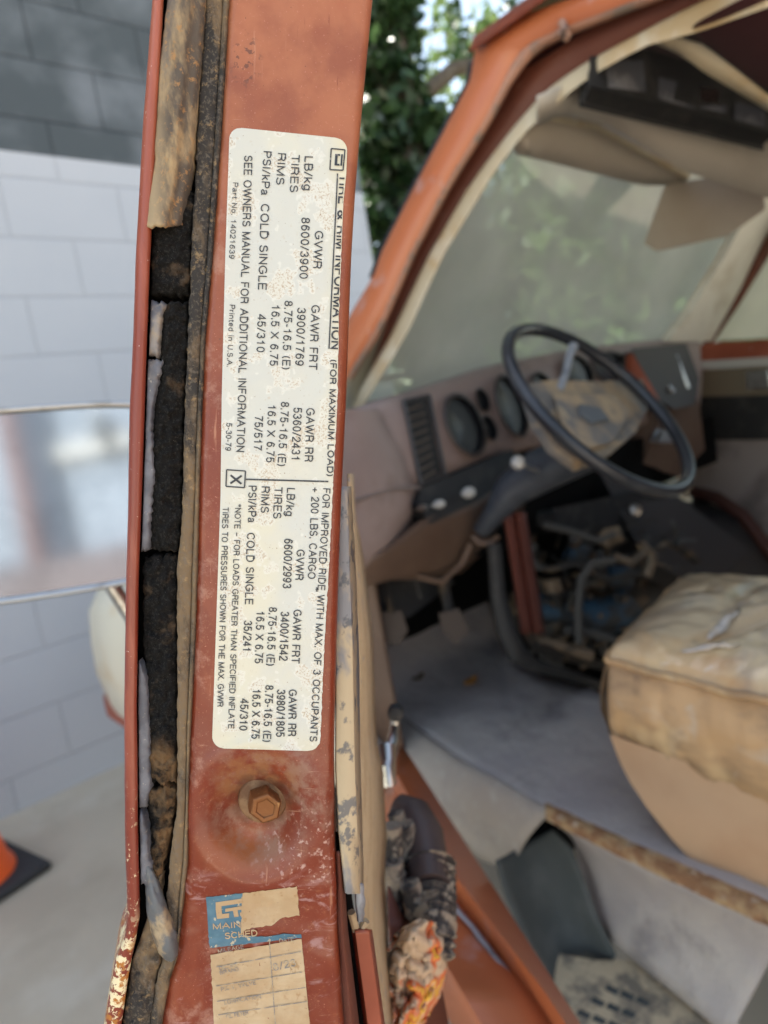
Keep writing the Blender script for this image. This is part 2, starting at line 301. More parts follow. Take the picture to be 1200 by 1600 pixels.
def brick_mat(name, bottom, top, zsplit, grime):
    mt = bpy.data.materials.new(name); mt.use_nodes = True; t = mt.node_tree; N = t.nodes; L = t.links; b = N['Principled BSDF']; b.inputs['Roughness'].default_value = .75
    tc = N.new('ShaderNodeTexCoord'); sp = N.new('ShaderNodeSeparateXYZ'); L.new(tc.outputs['UV'], sp.inputs[0])
    br = N.new('ShaderNodeTexBrick'); L.new(tc.outputs['UV'], br.inputs['Vector'])
    br.inputs['Scale'].default_value = 1; br.inputs['Brick Width'].default_value = .486; br.inputs['Row Height'].default_value = .243; br.inputs['Mortar Size'].default_value = .006; br.inputs['Mortar Smooth'].default_value = .6
    br.inputs['Color1'].default_value = (0, 0, 0, 1); br.inputs['Color2'].default_value = (.12, .12, .12, 1); br.inputs['Mortar'].default_value = (1, 1, 1, 1)
    st = N.new('ShaderNodeMath'); st.operation = 'GREATER_THAN'; st.inputs[1].default_value = zsplit; L.new(sp.outputs[1], st.inputs[0])
    mx = N.new('ShaderNodeMix'); mx.data_type = 'RGBA'; L.new(st.outputs[0], mx.inputs[0]); mx.inputs[6].default_value = (*bottom, 1); mx.inputs[7].default_value = (*top, 1)
    n1 = N.new('ShaderNodeTexNoise'); n1.inputs['Scale'].default_value = 2.2; n1.inputs['Detail'].default_value = 6; L.new(tc.outputs['UV'], n1.inputs['Vector'])
    mr = N.new('ShaderNodeMapRange'); mr.inputs[1].default_value = .42; mr.inputs[2].default_value = .75; mr.inputs[4].default_value = .45; L.new(n1.outputs[0], mr.inputs[0])
    m2 = N.new('ShaderNodeMix'); m2.data_type = 'RGBA'; L.new(mr.outputs[0], m2.inputs[0]); L.new(mx.outputs[2], m2.inputs[6]); m2.inputs[7].default_value = (*grime, 1)
    m3 = N.new('ShaderNodeMix'); m3.data_type = 'RGBA'; m3.blend_type = 'MULTIPLY'; k = N.new('ShaderNodeMath'); k.operation = 'MULTIPLY'; k.inputs[1].default_value = .22; L.new(br.outputs['Fac'], k.inputs[0]); k2 = N.new('ShaderNodeMath'); k2.operation = 'MULTIPLY_ADD'; k2.inputs[1].default_value = 3.2; k2.inputs[2].default_value = 1; L.new(st.outputs[0], k2.inputs[0]); k3 = N.new('ShaderNodeMath'); k3.operation = 'MULTIPLY'; L.new(k.outputs[0], k3.inputs[0]); L.new(k2.outputs[0], k3.inputs[1]); L.new(k3.outputs[0], m3.inputs[0])
    L.new(m2.outputs[2], m3.inputs[6]); m3.inputs[7].default_value = (.45, .45, .46, 1); L.new(m3.outputs[2], b.inputs['Base Color'])
    inv = N.new('ShaderNodeMath'); inv.operation = 'SUBTRACT'; inv.inputs[0].default_value = 1; L.new(br.outputs['Fac'], inv.inputs[1])
    bp = N.new('ShaderNodeBump'); bp.inputs['Strength'].default_value = .7; bp.inputs['Distance'].default_value = .004; L.new(inv.outputs[0], bp.inputs['Height'])
    n2 = N.new('ShaderNodeTexNoise'); n2.inputs['Scale'].default_value = 60; L.new(tc.outputs['UV'], n2.inputs['Vector'])
    b2 = N.new('ShaderNodeBump'); b2.inputs['Strength'].default_value = .3; b2.inputs['Distance'].default_value = .004; L.new(n2.outputs[0], b2.inputs['Height']); L.new(bp.outputs[0], b2.inputs['Normal'])
    L.new(b2.outputs[0], b.inputs['Normal']); return mt
m_block = brick_mat('painted_block', (.50, .505, .53), (.066, .077, .083), 2.775, (.42, .44, .48))
m_concrete = M('concrete', (.58, .49, .37), .9, var=[V_((.45, .375, .28), 1.2, .42, .62, .8, d=7), V_((.66, .59, .48), 3, .5, .7, .7, d=6), V_((.22, .2, .18), 8, .66, .74, .6, d=6)], bump=[(40, .4, .004), (300, .3, .001)])
def dusty_glass():
    mt = bpy.data.materials.new('dusty_glass'); mt.use_nodes = True; t = mt.node_tree; N = t.nodes; L = t.links
    N.remove(N['Principled BSDF']); out = N['Material Output']
    tr = N.new('ShaderNodeBsdfTransparent'); tr.inputs[0].default_value = (.62, .74, .66, 1)
    df = N.new('ShaderNodeBsdfDiffuse'); df.inputs[0].default_value = (.46, .46, .35, 1)
    tl = N.new('ShaderNodeBsdfTranslucent'); tl.inputs[0].default_value = (.72, .70, .56, 1)
    gl = N.new('ShaderNodeBsdfGlossy'); gl.inputs['Roughness'].default_value = .05
    a1 = N.new('ShaderNodeMixShader'); a1.inputs[0].default_value = .5; L.new(df.outputs[0], a1.inputs[1]); L.new(tl.outputs[0], a1.inputs[2])
    tc = N.new('ShaderNodeTexCoord'); nn = N.new('ShaderNodeTexNoise'); nn.inputs['Scale'].default_value = 5; nn.inputs['Detail'].default_value = 7; L.new(tc.outputs['Object'], nn.inputs['Vector'])
    mr = N.new('ShaderNodeMapRange'); mr.inputs[1].default_value = .35; mr.inputs[2].default_value = .7; mr.inputs[3].default_value = .68; mr.inputs[4].default_value = .90; L.new(nn.outputs[0], mr.inputs[0])
    a2 = N.new('ShaderNodeMixShader'); L.new(mr.outputs[0], a2.inputs[0]); L.new(tr.outputs[0], a2.inputs[1]); L.new(a1.outputs[0], a2.inputs[2])
    a3 = N.new('ShaderNodeMixShader'); a3.inputs[0].default_value = .05; L.new(a2.outputs[0], a3.inputs[1]); L.new(gl.outputs[0], a3.inputs[2]); L.new(a3.outputs[0], out.inputs[0]); return mt
m_glass = dusty_glass()
def leaf_mat(name, c1, c2, tr=.5):
    mt = bpy.data.materials.new(name); mt.use_nodes = True; t = mt.node_tree; N = t.nodes; L = t.links; b = N['Principled BSDF']; out = N['Material Output']
    ge = N.new('ShaderNodeNewGeometry'); mx = N.new('ShaderNodeMix'); mx.data_type = 'RGBA'; L.new(ge.outputs['Random Per Island'], mx.inputs[0]); mx.inputs[6].default_value = (*c1, 1); mx.inputs[7].default_value = (*c2, 1)
    L.new(mx.outputs[2], b.inputs['Base Color']); b.inputs['Roughness'].default_value = .4
    tl = N.new('ShaderNodeBsdfTranslucent'); L.new(mx.outputs[2], tl.inputs[0]); ms = N.new('ShaderNodeMixShader'); ms.inputs[0].default_value = tr
    L.new(b.outputs[0], ms.inputs[1]); L.new(tl.outputs[0], ms.inputs[2]); L.new(ms.outputs[0], out.inputs[0]); return mt
m_ivy = leaf_mat('ivy_leaves', (.02, .05, .018), (.06, .11, .035), .3)
m_leaf1 = leaf_mat('tree_leaves', (.05, .10, .03), (.14, .20, .06), .45)
m_leaf2 = leaf_mat('pale_tree_leaves', (.10, .17, .06), (.20, .28, .11), .5)
m_bark = M('bark', (.10, .075, .055), .9, var=[V_((.2, .17, .13), 12, .45, .65, .8, d=6, st=(1, 1, .2))], bump=(30, .8, .02))

# ------------------------------------------------------------------ the setting
g = MB(); g.grid([[(x, y, 0) for x in np.linspace(-120, 120, 9)] for y in np.linspace(-120, 120, 9)])
tag(g.build('ground', m_concrete), kind='structure', label='pale worn concrete yard')
# block building: a long wall parallel to the van's front, its right corner just clear of the van
WY, WX0, WX1, WH = 3.085, -9.0, 2.83, 6.4
bw = MB()
def wallquad(p0, p1, u0):
    n = int(max(2, np.linalg.norm(np.array(p1)-np.array(p0))//1))
    rows = []; uvs = []
    for zz in np.linspace(0, WH, 8):
        rows.append([(p0[0]+(p1[0]-p0[0])*t, p0[1]+(p1[1]-p0[1])*t, zz) for t in np.linspace(0, 1, n)])
        uvs.append([(u0+t*np.linalg.norm(np.array(p1)-np.array(p0)), zz+.102) for t in np.linspace(0, 1, n)])
    bw.grid(rows, 0, uvs)
wallquad((WX0, WY), (WX1, WY), .11); wallquad((WX1, WY), (WX1, WY+2.6), .2)
wallquad((WX1, WY+2.6), (WX0, WY+2.6), 0); wallquad((WX0, WY+2.6), (WX0, WY), 0)
bld = empty('block_building', (-3, WY+1.3, 0), 'painted concrete block building, light grey below and dark grey above', 'building')
bw.build('wall', m_block, bld, ang=30)
rf = MB(); rf.box((WX0-.15, WY-.12, WH), (WX1+.12, WY+2.72, WH+.14)); rf.build('roof', M('roof_edge', (.2, .2, .2), .7), bld, smooth=False)

def crown(mb, c, rad, n, size, clumps, sq=1.0, mi=0):
    c = np.array(c); rad = np.array(rad)
    cc = rng.normal(size=(clumps, 3)); cc /= np.linalg.norm(cc, axis=1)[:, None]; cc = c+cc*rad*rng.uniform(.35, 1, (clumps, 1))
    cs = rng.uniform(.16, .38, clumps)*rad.mean()
    k = rng.integers(0, clumps, n); p = cc[k]+rng.normal(size=(n, 3))*cs[k][:, None]*.6
    e1 = rng.normal(size=(n, 3)); e1 /= np.linalg.norm(e1, axis=1)[:, None]; e2 = rng.normal(size=(n, 3)); e2 -= e1*(e1*e2).sum(1)[:, None]; e2 /= np.linalg.norm(e2, axis=1)[:, None]
    s = size*rng.uniform(.6, 1.3, (n, 1)); e1 = e1*s; e2 = e2*s*.6
    vs = np.stack([p-e1, p+e2*.9-e1*.1, p+e1, p-e2*.9-e1*.1], 1).reshape(-1, 3)
    o = len(mb.v); mb.v += [tuple(q) for q in vs.tolist()]; mb.uv += [(0, 0)]*len(vs)
    mb.f += [(o+4*i, o+4*i+1, o+4*i+2, o+4*i+3) for i in range(n)]; mb.m += [mi]*n
def tree(name, base, h, rad, n, size, clumps, mat, label, cat='tree', lean=(0, 0), cz=None, group=None, tr=.16):
    t = empty(name, base, label, cat, group); b = np.array(base, float); top = b+np.array([lean[0], lean[1], h])
    tb = MB(); pts = [b+(top-b)*k+np.array([nz(k*3, b[0])*.15, nz(k*3, b[1], 5)*.15, 0]) for k in np.linspace(0, .85, 9)]
    tb.tube(pts, [tr*(1-.75*k) for k in np.linspace(0, 1, 9)], 10)
    cc = b+np.array([lean[0], lean[1], cz if cz else h])
    for i in range(7):
        q = rng.normal(size=3); q /= np.linalg.norm(q); e = cc+q*np.array(rad)*.8; s0 = pts[4+i % 4]
        tb.tube([s0, (s0+e)/2+rng.normal(size=3)*.12, e], [tr*.4, tr*.25, tr*.06], 7)
    tb.build('trunk', m_bark, t)
    cb = MB(); crown(cb, cc, rad, n, size, clumps); cb.build('crown', mat, t, smooth=False)
    return t
# ivy tree close behind the corner of the building
iv = empty('ivy_tree', (4.16, 3.92, 0), 'tall tree trunk thickly covered in dark green ivy beside the building corner', 'tree')
tb = MB(); tb.tube([(4.16, 3.92, 0), (4.15, 3.93, 2), (4.16, 3.95, 4), (4.2, 4.1, 7.5)], [.26, .22, .18, .08], 12)
tb.tube([(4.18, 3.95, 3.7), (4.6, 3.7, 4.0), (5.2, 3.6, 4.15), (6.2, 3.6, 4.5)], [.07, .06, .05, .02], 8)
tb.build('trunk', m_bark, iv)
cb = MB()
for zc, r_, ox in ((.6, .42, 0), (1.3, .45, .02), (2.0, .45, 0), (2.7, .48, .02), (3.4, .40, -.02), (4.1, .30, -.04), (4.9, .28, -.06), (5.8, .45, -.1), (6.8, .5, -.1)):
    crown(cb, (4.16+ox, 3.94, zc), (r_, r_, .55), 2600, .075, 26)
crown(cb, (5.0, 3.68, 4.25), (.55, .3, .22), 260, .06, 12); crown(cb, (5.7, 3.6, 4.5), (.5, .3, .3), 220, .06, 12)
cb.build('crown', m_ivy, iv, smooth=False)
tree('leafy_tree', (8.0, 7.8, 0), 6.5, (2.2, 2.2, 2.0), 1500, .13, 22, m_leaf1, 'loose green tree with sky showing between its leaves above the pillar', cz=6.2)
tree('leafy_tree', (7.0, 3.2, 0), 4.3, (1.7, 1.8, 1.9), 12000, .13, 40, m_leaf2, 'pale green tree seen hazily through the dusty windscreen', cz=2.7)
tree('leafy_tree', (9.5, 1.8, 0), 5.0, (2.2, 2.2, 2.4), 12000, .15, 40, m_leaf1, 'broad green tree beyond the right half of the windscreen', cz=2.6)
tree('leafy_tree', (7.4, 5.4, 0), 4.6, (1.8, 1.6, 2.3), 12000, .13, 40, m_leaf1, 'green tree beyond the left edge of the windscreen behind the ivy', cz=2.2)
tree('leafy_bush', (6.2, .9, 0), 1.7, (1.0, 1.2, 1.0), 9000, .09, 30, m_leaf2, 'pale green bush beyond the passenger window', cat='bush', cz=1.3, tr=.06)

# traffic cone
cn = empty('traffic_cone', (.15, 2.62, 0), 'orange traffic cone on a square black base on the concrete', 'cone')
q = MB(); q.lathe((.125, 2.66, .03), (0, 0, 1), [(.15, 0), (.145, .02), (.135, .03), (.03, .62), (.022, .63), (0, .63)], 32); q.build('cone_body', m_cone, cn)
q = MB(); ca, sa = math.cos(.25), math.sin(.25)
q.box((-.2, -.2, .001), (.2, .2, .032), fr=((.115, 2.66, 0), (ca, sa, 0), (-sa, ca, 0), (0, 0, 1))); q.build('cone_base', m_conebase, cn, bevel=.012)

# ------------------------------------------------------------------ the van
van = empty('van', (1.7, -.8, 0), 'rusty orange-red old van with its driver door open, bare dashboard and worn tan seat', 'van')
# -------- driver door edge: everything below is measured on the flat edge face of the door
_p = [D(455, 208, .240), D(417, 1168, .262), D(560, 700, .2515)]
FN = np.cross(_p[1]-_p[0], _p[2]-_p[0]); FN /= np.linalg.norm(FN)
if FN @ (CAM-_p[0]) < 0: FN = -FN
def F(x, y, off=0.0): return PL(x, y, _p[0], FN, off)
L0 = [(-150, 252), (0, 238), (200, 223), (400, 212), (525, 208), (650, 202), (800, 200), (900, 197), (1100, 194), (1300, 195), (1430, 199), (1460, 196), (1500, 180), (1600, 163), (1750, 140)]
L1 = [(-150, 270), (0, 256), (200, 245), (400, 235), (525, 230), (650, 226), (800, 221), (900, 217), (1100, 214), (1300, 216), (1430, 219), (1470, 212), (1500, 205), (1600, 190), (1750, 170)]
L2 = [(-150, 370), (0, 357), (200, 345), (400, 331), (525, 320), (650, 314), (780, 310), (900, 307), (1000, 304), (1150, 296), (1250, 294), (1350, 292), (1430, 283), (1500, 275), (1530, 265), (1600, 252), (1750, 238)]
L3 = [(-150, 598), (0, 582), (200, 563), (300, 555), (400, 549), (480, 546), (620, 541), (780, 533), (900, 529), (1000, 526), (1170, 522), (1300, 523), (1400, 527), (1500, 532), (1600, 540), (1750, 552)]
R1 = [(-150, 335), (0, 318), (200, 305), (400, 296), (465, 290), (600, 287), (800, 280), (900, 273), (1250, 274), (1300, 270), (1350, 262), (1420, 262), (1500, 272)]
PX = .00024
def foff(x, y):
    e = itp(L3, y)-x; R = 19.0; o = 0.0
    if e < R:
        t = min(R, R-e); o -= (R-math.sqrt(max(0, R*R-t*t)))*PX
    d = math.hypot((x-400)/92, (y-1272)/96)
    if d < 1: o -= .0115*(1-sstep(.25, 1.0, d))
    o += .0010*math.exp(-(math.hypot((x-400)/104, (y-1272)/108)-1.0)**2/.014)*1.4
    yy = 1382+12*math.sin((x-300)/70)
    o += .0009*math.exp(-((y-yy)/13)**2) - .0006*sstep(1370, 1410, y)
    o += .0005*fbm(x/90, y/120, 3) + .0010*fbm(x/120, y/70, 9)*sstep(1350, 1450, y)
    return o
door = MB(); rows = []; uvs = []
for y in np.arange(-150, 1751, 7.0):
    a, b = itp(L2, y)-4, itp(L3, y)
    us = list(np.linspace(0, .86, 44))+list(1-.14*(1-np.sin(np.linspace(0, math.pi/2, 12)[1:])))
    r_ = []; q_ = []
    for u in us:
        x = a+(b-a)*u; r_.append(F(x, y, foff(x, y) - .003*(1-sstep(0, .06, u)))); q_.append((x/1000, y/1000))
    DIR = np.array([math.sin(math.radians(36.4)), math.cos(math.radians(36.4)), 0.0])
    e = r_[-1]; dep = .075
    for k in (.004, dep*.5, dep): r_.append(e+DIR*k); q_.append((b/1000, y/1000))
    rows.append(r_); uvs.append(q_)
door.grid(rows, 0, uvs)
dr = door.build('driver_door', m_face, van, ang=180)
# red outer hem flange, its outer skin running back towards the hinge
fl = MB(); rows = []; uvs = []
for y in np.arange(-150, 1751, 8.0):
    a, b = itp(L0, y), itp(L1, y); mid = (a+b)/2; hw = (b-a)/2
    r_ = []; q_ = []
    for t in np.linspace(0, math.pi, 12):
        x = mid-hw*math.cos(t)+.4*nz(y/40, t); r_.append(F(x, y, .0005+.0026*math.sin(t))); q_.append((x/1000, y/1000))
    r_.append(F(b-1.5, y, -.012)); q_.append((b/1000, y/1000))
    pre = []
    kk = sstep(1380, 1540, y)                                   # the skin bulges outward at the bottom
    e = r_[0]; x3 = -RT*(.006*kk)
    for k in (.12, .03, .004): pre.append(e+DIR*k+x3*(k/.03 if k < .031 else 1.3)+FN*.0003); q_.insert(0, (.6, y/1000)) if False else None
    r_ = pre+r_; q_ = [(a/1000, y/1000)]*3+q_
    rows.append(r_); uvs.append(q_)
fl.grid(rows, 0, uvs); fl.build('outer_flange', m_flange, dr, ang=180)
# weatherstrip: channel bed, right ribbed strip, foam core, torn flap, torn skin, sealant
def strip(mb, y0, y1, lf, rt, off, nu=14, dy=5.0, bulge=.0, nzs=(.0006, 60), jag=(0, 0), mi=0, lip=.004, seed=0, ej=0):
    rows = []; uvs = []
    for y in np.arange(y0, y1+.1, dy):
        a = lf(y)+jag[0]*fbm(y/14, seed+1.3); b = rt(y)+jag[1]*fbm(y/12, seed+7.7)
        r_ = []; q_ = []
        for i, u in enumerate(np.linspace(0, 1, nu)):
            x = a+(b-a)*u; o = off(y) if callable(off) else off
            o += bulge*(math.sin(math.pi*u)**.6) + nzs[0]*fbm(x/nzs[1], y/nzs[1], seed)
            yy = y+ej*(fbm(x/7, seed+.4)*math.exp(-(y-y0)/9)+fbm(x/7, seed+5.4)*math.exp(-(y1-y)/9)); r_.append(F(x, yy, o-.002*(math.exp(-(y-y0)/5)+math.exp(-(y1-y)/5))*(ej > 0))); q_.append((x/1000, y/1000))
        r_ = [r_[0]-FN*lip]+r_+[r_[-1]-FN*lip]; q_ = [q_[0]]+q_+[q_[-1]]
        rows.append(r_); uvs.append(q_)
    rows = [[p-FN*lip for p in rows[0]]]+rows+[[p-FN*lip for p in rows[-1]]]; uvs = [uvs[0]]+uvs+[uvs[-1]]
    mb.grid(rows, mi, uvs); return mb
l1 = lambda y: itp(L1, y); l2 = lambda y: itp(L2, y); r1 = lambda y: itp(R1, y)
ws = MB(); strip(ws, -150, 1750, lambda y: l1(y)-2, lambda y: l2(y)+2, -.011, nu=10, nzs=(.0006, 30))
ws.build('channel', m_black, dr, ang=180)
ws = MB()
gl = lambda y: itp([(-150, 338), (0, 322), (200, 309), (400, 299), (600, 290), (800, 284), (900, 277), (1250, 277), (1350, 265), (1400, 260), (1430, 262), (1500, 268), (1535, 262)], y)
mid = lambda y: gl(y)+(l2(y)-gl(y))*.76
strip(ws, -150, 1530, gl, lambda y: mid(y), -.0010, nu=10, bulge=.0009, nzs=(.0007, 26), jag=(2.2, .4), seed=3)
strip(ws, -150, 1530, lambda y: mid(y)+.5, lambda y: l2(y)+.5, -.0006, nu=8, bulge=.0007, nzs=(.0003, 30), jag=(.4, .6), seed=5)
strip(ws, 1370, 1750, lambda y: l1(y)+itp([(1370, 28), (1430, 12), (1500, 2), (1750, 2)], y), lambda y: l2(y)-itp([(1370, 36), (1430, 34), (1500, 24), (1600, 15), (1750, 12)], y), -.002, nu=16, bulge=.002, nzs=(.0022, 22), jag=(1, 2), seed=8)
strip(ws, 1490, 1750, lambda y: l2(y)-itp([(1490, 22), (1600, 17), (1750, 16)], y), l2, -.0012, nu=8, bulge=.0012, nzs=(.001, 22), jag=(2, 1), seed=9)
ws.build('weatherstrip', m_rubber, dr, ang=180)
fm = MB()
fl_ = lambda y: l1(y)+itp([(330, 2), (460, 4), (470, 22), (560, 22), (640, 14), (720, 12), (800, 14), (860, 16), (870, 6), (1000, 9), (1060, 15), (1200, 18), (1260, 16), (1370, 17)], y)
fr_ = lambda y: gl(y)-itp([(330, 0), (460, 2), (1250, 2), (1300, 3), (1350, 8), (1372, 12)], y)
strip(fm, 300, 461, fl_, fr_, -.0028, nu=22, dy=3, bulge=.0028, nzs=(.0018, 15), jag=(2.5, 3), seed=11, lip=.007, ej=7)
strip(fm, 473, 861, fl_, fr_, -.0022, nu=22, dy=3, bulge=.0026, nzs=(.0020, 15), jag=(3, 3), seed=12, lip=.007, ej=7)
strip(fm, 867, 1225, fl_, fr_, lambda y: -.0028+.0012*nz(y/40, 3), nu=22, dy=3, bulge=.0028, nzs=(.0022, 16), jag=(3, 3), seed=13, lip=.007, ej=7)
strip(fm, 1229, 1372, fl_, fr_, -.0034, nu=22, dy=3, bulge=.003, nzs=(.0026, 15), jag=(3.5, 3), seed=14, lip=.007, ej=7)
fm.build('foam_core', m_foam, dr, ang=180)
fp = MB()
tl_ = lambda y: itp([(-150, 272), (0, 261), (100, 250), (200, 243), (230, 240), (250, 242), (300, 233), (352, 228)], y)
tr_ = lambda y: itp([(-150, 333), (0, 320), (200, 304), (260, 299), (300, 292), (352, 281)], y)
rows = []; uvs = []
for y in np.arange(-150, 353, 4.0):
    a, b = tl_(y)+1.2*fbm(y/18, 1.2), tr_(y)+1.2*fbm(y/14, 5.2); r_ = []; q_ = []
    for u in np.linspace(0, 1, 26):
        x = a+(b-a)*u; yy = y+(6*(1-u)+4*fbm(u*6, 3.3) if y > 340 else 0)
        o = .0012+.0042*math.sin(math.pi*min(1, u*1.02))**.7+.0007*fbm(x/18, y/45, 2)-.0012*sstep(.55, .75, u)*(1-sstep(.75, .95, u))
        o += .0012*sstep(250, 350, y)*(1-u)
        r_.append(F(x, yy, o)); q_.append((x/1000, y/1000))
    r_ = [r_[0]-FN*.006]+r_+[r_[-1]-FN*.005]; q_ = [q_[0]]+q_+[q_[-1]]; rows.append(r_); uvs.append(q_)
rows.append([p-FN*.0015 for p in rows[-1]]); uvs.append(uvs[-1])
fp.grid(rows, 0, uvs); fp.build('torn_flap', m_flap, dr, ang=180)
sk = MB()
strip(sk, 471, 560, lambda y: l1(y)+4, lambda y: l1(y)+itp([(471, 27), (500, 22), (530, 18), (560, 16)], y), .0004, nu=10, dy=2.5, bulge=.0008, nzs=(.0004, 20), jag=(.5, 2.5), seed=21, ej=8); sk.build('torn_skin', m_skin, dr, ang=180); sk = MB()
strip(sk, 562, 862, lambda y: l1(y)+2.5, lambda y: l1(y)+itp([(562, 26), (580, 21), (640, 12), (720, 14), (740, 18), (790, 14), (862, 15)], y), .0006, nu=10, dy=2.5, bulge=.0007, nzs=(.0005, 20), jag=(.5, 3), seed=22, ej=8); sk.build('torn_skin', m_skin, dr, ang=180); sk = MB()
strip(sk, 1030, 1262, lambda y: l1(y)+2, lambda y: l1(y)+itp([(1030, 3), (1060, 13), (1090, 17), (1150, 18), (1230, 19), (1262, 14)], y), .0002, nu=10, dy=2.5, bulge=.0008, nzs=(.0005, 20), jag=(.5, 2.5), seed=23, ej=8); sk.build('torn_skin', m_skin, dr, ang=180); sk = MB()
strip(sk, 1266, 1385, lambda y: l1(y)+2.5, lambda y: l1(y)+itp([(1266, 9), (1300, 14), (1340, 17), (1385, 24)], y), .0006, nu=10, dy=2.5, bulge=.0012, nzs=(.0007, 16), jag=(.5, 2.5), seed=24, ej=8)
sk.build('torn_skin', m_skin, dr, ang=180)
se = MB(); rows = []
for t in np.linspace(0, 1, 34):
    y = 1345+t*160; cx = itp([(1345, 229), (1380, 238), (1420, 246), (1460, 257), (1505, 266)], y); hw = itp([(1345, 6), (1390, 13), (1430, 19), (1460, 21), (1490, 15), (1504, 5), (1505, .5)], y)
    rows.append([F(cx-hw*math.cos(q_)+1.5*nz(y/15, q_), y+2*nz(q_*2, 4.4), -.002+.0075*math.sin(q_)*min(1, hw/16)+.0009*fbm(y/14, q_*2)) for q_ in np.linspace(0, math.pi, 16)])
se.grid(rows); se.build('sealant_blob', m_sealant, dr, ang=180)
# bolt and washer
bt = MB(); cw = F(411, 1248, -.0086); ch = F(415, 1264, .0040)
bt.lathe(cw, FN, [(0, .0012), (.0088, .0014), (.0098, .0010), (.0102, 0), (.0102, -.003)], 40)
bo = bt.build('washer', m_rust, dr, ang=180)
bt = MB(); up_ = UP-FN*(UP@FN); up_ /= np.linalg.norm(up_); rt_ = np.cross(up_, FN); c0 = F(411, 1250, -.0074)
ax_ = (ch-c0); hx = lambda r, k: [c0+ax_*k+(rt_*math.cos(q_+.35)+up_*math.sin(q_+.35))*r for q_ in np.linspace(0, 2*math.pi, 7)[:-1]]
hr = .0068
rows = [hx(hr, 0), hx(hr*1.0, .82), hx(hr*.9, .97), hx(hr*.82, 1.0), hx(hr*.6, .985), hx(hr*.55, .93), hx(.0001, .92)]
bt.grid(rows, closed=True); bt.build('bolt_head', M('rusted_bolt', (.21, .08, .024), .5, var=[V_((.20, .08, .025), 160, .45, .65, .8, d=4), V_((.42, .24, .09), 300, .58, .7, .6, d=4)], bump=(900, .3, .0003), metal=.45), dr, bevel=.0006, ang=25)
# ---- stickers (follow the face)
def on(x, y, h): return F(x, y, foff(x, y)+h)
def sheet(mb, poly_l, poly_r, y0, y1, h, nu=18, dy=4.0, top=None, bot=None, mi=0, wr=0.0):
    rows = []; uvs = []; n = int((y1-y0)/dy)
    for t in np.linspace(0, 1, n+1):
        r_ = []; q_ = []
        y = y0+(y1-y0)*t; a, b = poly_l(y), poly_r(y)
        for u in np.linspace(0, 1, nu):
            x = a+(b-a)*u; yy = y
            if top and bot: yy = top(x)+(bot(x)-top(x))*t
            r_.append(on(x, yy, h+wr*fbm(x/14, yy/14, 4))); q_.append((x/1000, yy/1000))
        rows.append(r_); uvs.append(q_)
    mb.grid(rows, mi, uvs)
LL = [(198, 359), (400, 352), (480, 350), (620, 346.5), (780, 344.5), (1000, 337), (1172, 331)]
LR = [(198, 543), (255, 541), (300, 536.5), (460, 530), (620, 527), (760, 520), (880, 514), (1000, 507), (1140, 501), (1172, 499.5)]
lb_top = lambda x: 198+(x-360)*19/183; lb_bot = lambda x: 1169+(x-331)*5/170
lab = MB(); rows = []; uvs = []
for t in np.concatenate([np.linspace(0, .02, 12)[:-1], np.linspace(.02, .98, 210), np.linspace(.98, 1, 12)[1:]]):
    y = 198+974*t; a, b = itp(LL, y), itp(LR, y); rr = 19.0; dd = min(t, 1-t)*974
    ins = rr-math.sqrt(max(0, rr*rr-(rr-dd)**2)) if dd < rr else 0
    a += ins; b -= ins; r_ = []; q_ = []
    jr = 1.3*fbm(y/9, 7.1)*sstep(300, 420, y)
    for u in list(np.linspace(0, .84, 36))+list(np.linspace(.84, 1, 34)[1:]):
        x = a+(b+jr-a)*u; yy = lb_top(x)+(lb_bot(x)-lb_top(x))*t
        r_.append(on(x, yy, .00022)); q_.append((x/1000, yy/1000))
    rows.append(r_); uvs.append(q_)
lab.grid(rows, 0, uvs)
def arc(cx, cy, rx, ry, a0, a1, n=9):
    return [(cx+rx*math.cos(math.radians(a)), cy+ry*math.sin(math.radians(a))) for a in np.linspace(a0, a1, n)]
